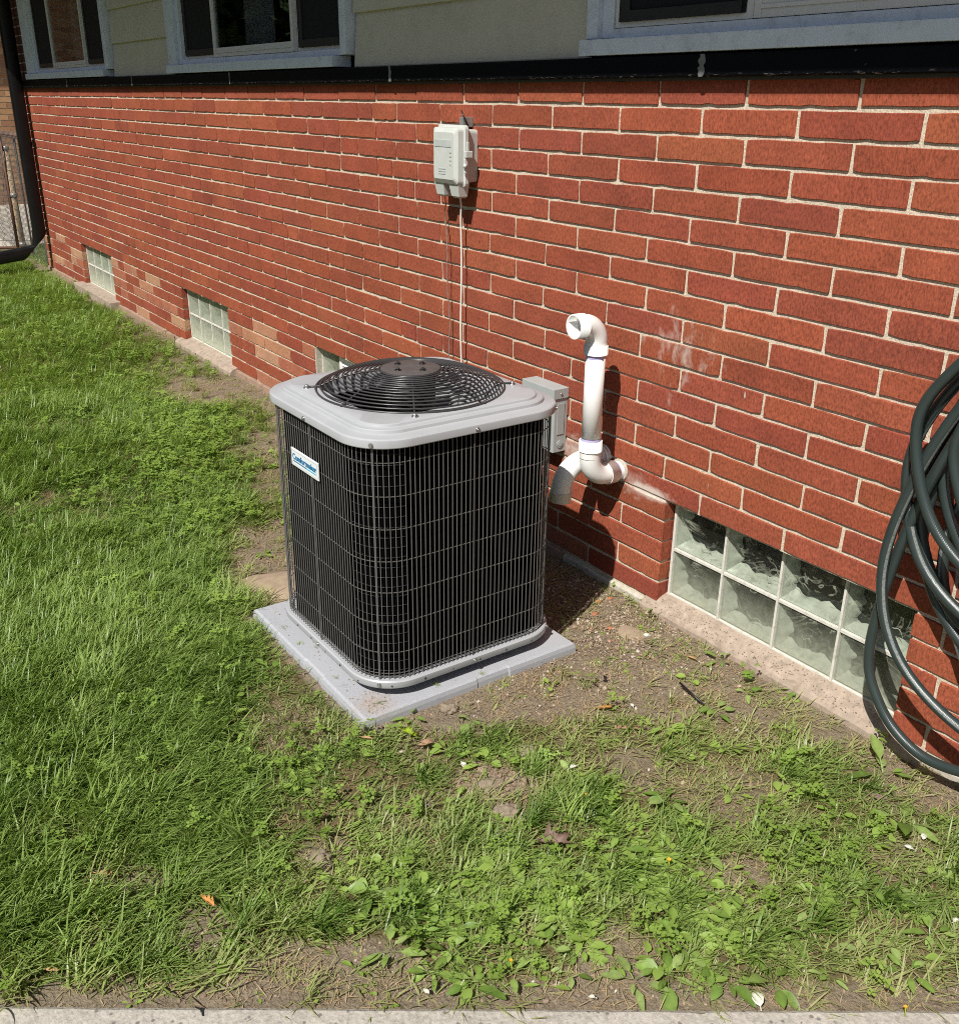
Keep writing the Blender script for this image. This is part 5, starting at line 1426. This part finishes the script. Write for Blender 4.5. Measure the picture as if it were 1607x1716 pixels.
    scatter('straw_litter', 'dry straw and clippings on the bare soil', 'straw', C_STRAW, STRAW)
    scatter('gravel', 'small pale gravel on bare soil between condenser and basement window', 'gravel', C_PEB, PEB)
lawn()

# ------------------------------------------------------------------ single weeds
def weed_leaf_material():
    t = NT('broad_leaf')
    oi = t.n('ShaderNodeObjectInfo').outputs['Random']; lv = t.n('ShaderNodeAttribute', attribute_name='tint').outputs['Fac']
    c = t.ramp(oi, [(0.0, (0.12, 0.20, 0.035)), (0.5, (0.20, 0.295, 0.065)), (1.0, (0.29, 0.375, 0.13))])
    c = t.mix(1.0, c, t.ramp(lv, [(0.0, 0.75), (1.0, 1.3)]), 'MULTIPLY'); c = t.mix(1.0, c, t.ramp(t.noise(60, None, 3), [(0.3, 0.8), (0.7, 1.2)]), 'MULTIPLY')
    p = t.bsdf(c, 0.42, spec=0.4, normal=t.bump(t.noise(110), 0.2, 0.001))
    tr = t.n('ShaderNodeBsdfTranslucent'); t.set(tr.inputs[0], t.mix(1.0, c, (1.2, 1.25, 0.5), 'MULTIPLY'))
    mx = t.n('ShaderNodeMixShader'); mx.inputs[0].default_value = 0.3; t.set(mx.inputs[1], p); t.set(mx.inputs[2], tr.outputs[0])
    return t.done(mx.outputs[0])
MAT['broad_leaf'] = weed_leaf_material()
LEAFM = []
for i in range(14):
    mb = MB(); rg = random.Random(500+i); leaf(mb, Vector((0, 0, 0)), 0.0, rg.uniform(0.055, 0.10), rg.uniform(0.008, 0.0165), rg.uniform(0.0, 0.35), rg, rg.uniform(0.2, 0.8), rg.uniform(0.2, 0.38)); LEAFM.append(mb.mesh('leaf', MAT['broad_leaf'], True))
def weed(px, py, n, size, label, cat, group=None, rng=None, name='broadleaf_weed'):
    g = ground_at(px, py); x, y = g[0], g[1]
    if walk_side(x, y) > -0.03: x -= KN[0]*0.05; y -= KN[1]*0.05
    T = empty(name, (x, y, ground_h(x, y)+0.008), rng.uniform(0, 6.28)); tag(T, label, cat, group)
    for k in range(n):
        o = link(rng.choice(LEAFM), 'leaf', T); a = 6.283*k/n+rng.gauss(0, 0.35); q = rng.uniform(0, 0.008)
        o.location = (q*math.cos(a), q*math.sin(a), rng.uniform(0, 0.010)); o.rotation_euler = (rng.gauss(0, .15), rng.gauss(-0.05, .16), a); s = size*rng.uniform(0.6, 1.15); o.scale = (s, s*rng.uniform(.85, 1.1), s)
def weeds():
    rng = random.Random(77)
    near = [(760,1590),(830,1560),(700,1570),(905,1605),(960,1640),(880,1500),(800,1470),(930,1465),(990,1490),(1010,1555),(850,1640),(720,1640),(770,1660),(660,1600),(940,1560),(1100,1560),(1150,1600),(1190,1640),(1120,1640),(1250,1560),(1290,1510),(1330,1580),(1230,1650),(1400,1640),(1160,1530),(1080,1480),(1210,1500),(1360,1530),(1460,1600),(1520,1640),(1560,1580),(1060,1660),(1300,1650),(700,1500),(620,1500),(860,1440),(790,1530),(1450,1500),(1540,1520),(1020,1430),(1110,1420),(1180,1440)]
    marks = [('the small yellow flower in the front weeds', 856, 1612), ('the dark brown curled leaf', 925, 1425), ('the white mushroom piece', 1268, 1686), ('the brown thatch patch', 1030, 1625), ('the yellow flower beside the right bare spot', 1121, 1443), ('the tall bright grass clump', 670, 1540), ('the bare spot at right', 1235, 1480), ('the white scrap at the right edge', 1600, 1552), ('the fanning grass clump', 880, 1385), ('the tiny white scrap by the walk', 715, 1672), ('the white shell scrap', 1522, 1432)]
    seen = set(); words = {3: 'three', 4: 'four', 5: 'five', 6: 'six', 7: 'seven'}
    for px, py in near:
        n = rng.randint(4, 7); sz = rng.uniform(0.5, 0.85)
        for lm, mx_, my_ in sorted(marks, key=lambda m: math.hypot(m[1]-px, m[2]-py)):
            dx, dy = px-mx_, py-my_; ho = 'right' if dx > 0 else 'left'; ve = 'below' if dy > 0 else 'above'
            where = ('%s of' % ho if abs(dx) > 2.2*abs(dy) else ve if abs(dy) > 2.2*abs(dx) else '%s and %s of' % (ve, ho))
            lab = '%s leaf %s weed %s %s' % (words[n], 'small' if sz < 0.68 else 'large', where, lm)
            if lab not in seen: break
        seen.add(lab)
        weed(px+rng.gauss(0, 8), py+rng.gauss(0, 6), n, sz, lab, 'weed', 'broadleaf weeds beside the concrete walk', rng)
    weed(1510, 1385, 6, 1.15, 'large leafy weed with upright pale leaves below the hose', 'weed', None, rng, 'dock_plant')
    weed(1480, 1300, 6, 1.1, 'dark green leafy weed in the hose shadow near the wall', 'weed', None, rng, 'dock_plant')
    weed(1570, 1255, 3, 0.95, 'flat long leaved weed between hose bottom and wall', 'weed', None, rng, 'dock_plant')
    weed(1200, 1195, 7, 0.85, 'spiky rosette weed at the tip of the black rod', 'weed', None, rng, 'rosette_weed')
    weed(1040, 985, 5, 0.42, 'small weed against the wall beside the condenser shadow', 'weed', None, rng, 'wall_weed')
    weed(1065, 1010, 4, 0.42, 'small weed beside the pale stone at the wall foot', 'weed', None, rng, 'wall_weed')
    weed(1100, 1028, 5, 0.42, 'small weed at the left end of the window sill', 'weed', None, rng, 'wall_weed')
    weed(1205, 1110, 6, 0.5, 'dark green weed in front of the concrete sill', 'weed', None, rng, 'wall_weed')
    weed(1250, 1165, 5, 0.5, 'flat dark weed on the bare soil right of the black rod', 'weed', None, rng, 'wall_weed')
    weed(1330, 1165, 6, 0.45, 'low clump of small leaves by the middle of the sill', 'weed', None, rng, 'wall_weed')
    weed(790, 1220, 5, 0.6, 'leafy weed on the soil mound before the pad edge', 'weed', None, rng, 'wall_weed')
    weed(690, 1215, 3, 0.6, 'upright leaf against the near pad corner', 'weed', None, rng, 'wall_weed')
    weed(930, 1275, 4, 0.65, 'broad leaved weed between the two white petals', 'weed', None, rng, 'wall_weed')
    weed(1120, 1350, 7, 0.8, 'dandelion plant with toothed leaves right of the yellow flower', 'weed', None, rng, 'dandelion')
    weed(550, 1480, 3, 0.7, 'pale broad leaf beside the grey soil clod', 'weed', None, rng, 'wall_weed')
    weed(205, 775, 5, 0.9, 'grey green leafy weed in the long grass at left', 'weed', None, rng, 'wall_weed')
    weed(60, 740, 5, 1.0, 'pale weed near the left edge of the lawn', 'weed', None, rng, 'wall_weed')
    # thick grass clumps that stand out
    for px, py, lab in ((880, 1385, 'dark grass clump fanning right from the small soil clod'), (985, 1370, 'fine dark grass clump left of the dandelion'), (670, 1540, 'tall bright grass clump in the front lawn'), (530, 1560, 'thick grass clump beside the bare front soil')):
        g = ground_at(px, py); mb = MB(); rg = random.Random(px)
        for k in range(60): blade(mb, g[0]+rg.gauss(0, .018), g[1]+rg.gauss(0, .018), rg.uniform(-0.6, 2.6), rg.uniform(0.05, 0.11), rg.uniform(0.002, 0.0035), rg.uniform(0.35, 1.05), rg.uniform(0.2, 1.1), rg, 5, rg.random()*0.5)
        for i, v in enumerate(mb.v): mb.v[i] = (v[0], v[1], v[2]+ground_h(g[0], g[1]))
        tag(mb.build('grass_clump', MAT['grass'], colors=True), lab, 'grass clump')
weeds()

# ------------------------------------------------------------------ small litter
def sheet_leaf(name, px, py, L, W_, pts, mat, label, cat, rz, curl=0.3, lift=0.012, seed=0):
    """a dry leaf: lobed outline, curled sheet with thickness"""
    g = ground_at(px, py); rng = random.Random(seed+px); n = len(pts); mb = MB()
    def zz(x, y): return curl*(abs(y)**1.5*0.9+0.35*x*x-0.15*x)*L+0.05*L*math.sin(x*5+seed)*curl
    top = [(x*L, y*W_, zz(x, y)) for x, y in pts]; mid = [(x*L*0.5, y*W_*0.45, zz(x*.5, y*.45)-0.02*L) for x, y in pts]
    th = 0.0009
    v = top+mid+[(0, 0, -0.03*L)]; f = [(i, (i+1) % n, n+(i+1) % n, n+i) for i in range(n)]+[(n+i, n+(i+1) % n, 2*n) for i in range(n)]
    v2 = [(x, y, z-th) for x, y, z in v]; k = len(v)
    mb.add(v+v2, f+[tuple(reversed([j+k for j in q])) for q in f]+[(i, i+k, (i+1) % n+k, (i+1) % n) for i in range(n)], True)
    mb.tube([(-0.5*L, 0, zz(-.5, 0)-0.0), (-0.72*L, 0.03*L, 0.0)], [0.0012, 0.0009], 5)
    o = mb.build(name, mat); o.location = (g[0], g[1], ground_h(g[0], g[1])+lift); o.rotation_euler = (rng.gauss(0, .25), rng.gauss(0, .25), rz)
    tag(o, label, cat); return o
OAK = [(-.5, .0), (-.35, .25), (-.22, .18), (-.15, .5), (.0, .42), (.05, .25), (.2, .55), (.32, .35), (.5, .1), (.42, -.1), (.3, -.45), (.15, -.25), (.05, -.5), (-.1, -.35), (-.2, -.2), (-.35, -.3)]
MAPLE = [(-.5, 0), (-.3, .3), (-.12, .95), (-.05, .5), (.12, .85), (.2, .4), (.6, .5), (.45, .12), (.75, -.1), (.35, -.25), (.3, -.8), (.08, -.45), (-.1, -.95), (-.25, -.35)]
OVAL = [(-.5, 0), (-.35, .3), (-.1, .45), (.2, .4), (.45, .2), (.6, 0), (.45, -.2), (.2, -.42), (-.1, -.45), (-.35, -.3)]
sheet_leaf('dry_leaf', 1010, 1195, 0.050, 0.026, OAK, MAT['leaf_orange'], 'orange brown dry oak leaf on bare soil right of the pad', 'leaf', 0.4, 0.5)
sheet_leaf('dry_leaf', 925, 1425, 0.062, 0.030, MAPLE, MAT['leaf_brown'], 'dark brown curled leaf in the middle of the front lawn', 'leaf', 0.9, 0.7, 0.02)
sheet_leaf('dry_leaf', 714, 1262, 0.036, 0.024, OVAL, MAT['wood'], 'torn pinkish brown leaf beside the yellow green leaf', 'leaf', 1.3, 0.9, 0.02)
sheet_leaf('dry_leaf', 352, 1532, 0.042, 0.014, OAK, MAT['leaf_orange'], 'orange dry leaf in the lower left grass', 'leaf', 0.2, 0.8, 0.03)
sheet_leaf('dry_leaf', 180, 1478, 0.034, 0.014, OVAL, MAT['leaf_tan'], 'tan dry leaf sunk in the left foreground grass', 'leaf', 1.2, 0.6, 0.02)
sheet_leaf('dry_leaf', 90, 1640, 0.022, 0.010, OVAL, MAT['leaf_tan'], 'tiny tan leaf near the lower left corner by the walk', 'leaf', 1.0, 0.6, 0.02)
sheet_leaf('green_leaf', 684, 1250, 0.040, 0.020, MAPLE, MAT['leaf_yellow'], 'bright yellow green leaf below the pad corner', 'leaf', 0.6, 0.4, 0.03)
sheet_leaf('dry_leaf', 615, 1258, 0.030, 0.008, OVAL, MAT['leaf_tan'], 'narrow tan leaf in the grass below the pad', 'leaf', 0.9, 0.5, 0.025)
sheet_leaf('dry_leaf', 1158, 1108, 0.034, 0.008, OVAL, MAT['leaf_tan'], 'narrow yellowish leaf on the gravel before the sill', 'leaf', 0.15, 0.4)
sheet_leaf('dry_leaf', 975, 1580, 0.020, 0.012, OVAL, MAT['leaf_tan'], 'small tan flake on the brown thatch patch', 'leaf', 0.5, 0.5)
sheet_leaf('dry_leaf', 1470, 1340, 0.034, 0.012, OVAL, MAT['leaf_brown'], 'reddish brown leaf scrap under the large leafy weed', 'leaf', 0.5, 0.5)
for i, (px, py, s, lab) in enumerate([(777, 1289, 0.019, 'white petal scrap in the lawn, left of two near the soil patch'), (960, 1296, 0.019, 'white petal scrap above the yellow flower'), (1268, 1686, 0.030, 'white mushroom cap piece lying beside the walk edge'), (1522, 1432, 0.022, 'white shell like scrap below the large leafy weed'), (1545, 1412, 0.017, 'white petal scrap on the right beside the leafy weed'), (715, 1672, 0.012, 'tiny white scrap by the walk, left of centre'), (1600, 1552, 0.016, 'white scrap at the right edge of the lawn'), (1058, 1190, 0.014, 'pale petal near the orange oak leaf'), (992, 1682, 0.012, 'tiny white scrap on the soil above the walk'), (775, 1660, 0.012, 'small cream petal in front lawn weeds')]):
    sheet_leaf('pale_scrap', px, py, s, s*0.75, OVAL, MAT['petal_white'], lab, 'petal', i*1.3, 0.8, 0.014, i)
def rock(name, px, py, r, flat, mat, label, cat, sub=2, seed=0, sx=1.0, rz=0.0, sink=0.3, rough=0.25):
    g = ground_at(px, py); bm = bmesh.new(); bmesh.ops.create_icosphere(bm, subdivisions=sub, radius=1.0); rng = random.Random(seed)
    for v in bm.verts:
        k = 1+rough*mnoise.noise(v.co*1.6+Vector((seed*3.1, px*.01, 0)))+rough*0.5*mnoise.noise(v.co*4+Vector((seed, 5, 1)))+(rough*0.45*mnoise.noise(v.co*11+Vector((seed, 2, 7))) if sub > 3 else 0)
        v.co = Vector((v.co.x*sx*k, v.co.y*k, v.co.z*flat*k))*r
    me = bpy.data.meshes.new(name); bm.to_mesh(me); bm.free(); me.materials.append(mat)
    o = bpy.data.objects.new(name, me); COL.objects.link(o); o.location = (g[0], g[1], ground_h(g[0], g[1])+r*flat*(1-2*sink)); o.rotation_euler = (rng.gauss(0, .08), rng.gauss(0, .08), rz)
    if sub > 2: me.polygons.foreach_set('use_smooth', [True]*len(me.polygons))
    tag(o, label, cat); return o
rock('flat_stone', 1061, 1064, 0.036, 0.16, MAT['stone'], 'flat round tan stone on the gravel beside the basement window', 'stone', 3, 1, 1.35, 0.4, 0.25, 0.12)
rock('stone', 1079, 1013, 0.013, 0.7, MAT['petal_white'], 'pale stone at the wall foot left of the sill', 'stone', 2, 2)
rock('stone', 1084, 1067, 0.009, 0.4, MAT['petal_white'], 'white chip resting on the flat round stone', 'stone', 2, 3, sink=-0.2)
rock('stone', 967, 1037, 0.006, 0.8, MAT['petal_white'], 'white pebble at the edge of the condenser shadow', 'stone', 2, 4)
rock('stone', 1118, 1073, 0.009, 0.5, MAT['stone'], 'tan pebble right of the flat round stone', 'stone', 2, 5)
rock('stone_slab', 462, 990, 0.10, 0.15, MAT['stone'], 'flat tan stone sunk in soil behind the left pad corner', 'stone', 3, 6, 1.7, 0.9, 0.2, 0.2)
for i, (px, py, r) in enumerate([(1003, 1008, 0.011), (1022, 1003, 0.008), (996, 1028, 0.011), (1022, 1052, 0.009)]):
    rock('brick_chip', px, py, r, 0.45, MAT['brick_bit'], ['largest orange brick chip near the wall shadow', 'orange brick chip touching the wall weeds', 'orange brick chip nearest the condenser shadow', 'orange brick chip left of the flat round stone'][i], 'brick chip', 1, 10+i, 1.4, i*1.1)
for i, (px, py, r, fl, lab) in enumerate([(540, 1452, 0.024, 0.75, 'grey brown soil clod in the grass left of centre'), (850, 1368, 0.022, 0.8, 'soil clod at the root of the fanning grass clump'), (820, 1318, 0.024, 0.45, 'low broken soil lump in the bare patch of the middle lawn'), (718, 1350, 0.012, 0.8, 'small round soil lump left of the soil mound'), (650, 1370, 0.014, 0.5, 'flat soil lump in the grass below the pad'), (752, 1198, 0.016, 0.7, 'soil lump against the pad front edge'), (884, 1262, 0.016, 0.5, 'small soil lump above the soil mound')]):
    rock('soil_clod', px, py, r, fl, MAT['soil_clod'], lab, 'soil clod', 4, 30+i, 1.3, i*0.8, 0.25, 0.42)
def flower(px, py, label, r=0.006):
    g = ground_at(px, py, 0.03); T = empty('yellow_flower', (g[0], g[1], 0.03)); tag(T, label, 'flower')
    me = None
    for k in range(11):
        if me is None:
            mb = MB(); mb.add([(0, 0, 0), (r*0.6, -r*0.25, 0.001), (r*1.05, 0, 0.0025), (r*0.6, r*0.25, 0.001)], [(0, 1, 2, 3)]); me = mb.mesh('petal', MAT['flower'])
        o = link(me, 'petal', T); o.rotation_euler = (0, -0.25-0.3*(k % 2), 6.283*k/11)
    MB().tube([(0, 0, 0), (0.004, 0.003, -0.028)], 0.0011, 5).build('stem', MAT['leaf_yellow'], T)
flower(982, 1333, 'yellow dandelion flower head in the middle of the lawn'); flower(1121, 1443, 'yellow flower head left of the bare spot at right', 0.0065)
flower(856, 1612, 'small yellow flower among front weeds', 0.005); flower(1517, 1690, 'small yellow flower near the lower right corner', 0.005)
def rod():
    a = ground_at(1139, 1144, 0.02); b = ground_at(1179, 1181, 0.008)
    o = MB().tube([tuple(a), tuple(b)], 0.0028, 10).build('black_rod', MAT['rod']); tag(o, 'thin black rod lying on the soil before the sill', 'rod')
rod()
def bits():
    g = ground_at(1014, 1143); mb = MB(); mb.box(-0.011, 0.011, -0.004, 0.004, 0, 0.004, 0.001); mb.box(0.006, 0.013, -0.007, 0.0, 0.001, 0.005, 0.001)
    o = mb.build('plastic_scrap', MAT['rod']); o.location = (g[0], g[1], 0.008); o.rotation_euler = (0.1, 0.1, -0.6); tag(o, 'small black plastic scrap on soil right of the pad', 'scrap')
    g = ground_at(1052, 1224); mb = MB(); mb.box(-0.034, 0.034, -0.005, 0.005, 0, 0.006, 0.002); o = mb.build('wood_chip', MAT['wood']); o.location = (g[0], g[1], 0.006); o.rotation_euler = (0, 0.05, 1.02); tag(o, 'reddish wood chip lying below the orange oak leaf', 'wood chip')
    g = ground_at(335, 1696, 0.012); o = MB().tube([(-0.012, 0, 0.002), (0, 0.002, 0.004), (0.012, -0.003, 0.002)], [0.0012, 0.002, 0.001], 6).build('twig', MAT['rod']); o.location = (g[0], g[1], 0.012); o.rotation_euler = (0, 0, 0.3); tag(o, 'dark twig on the edge of the concrete walk', 'twig')
bits()
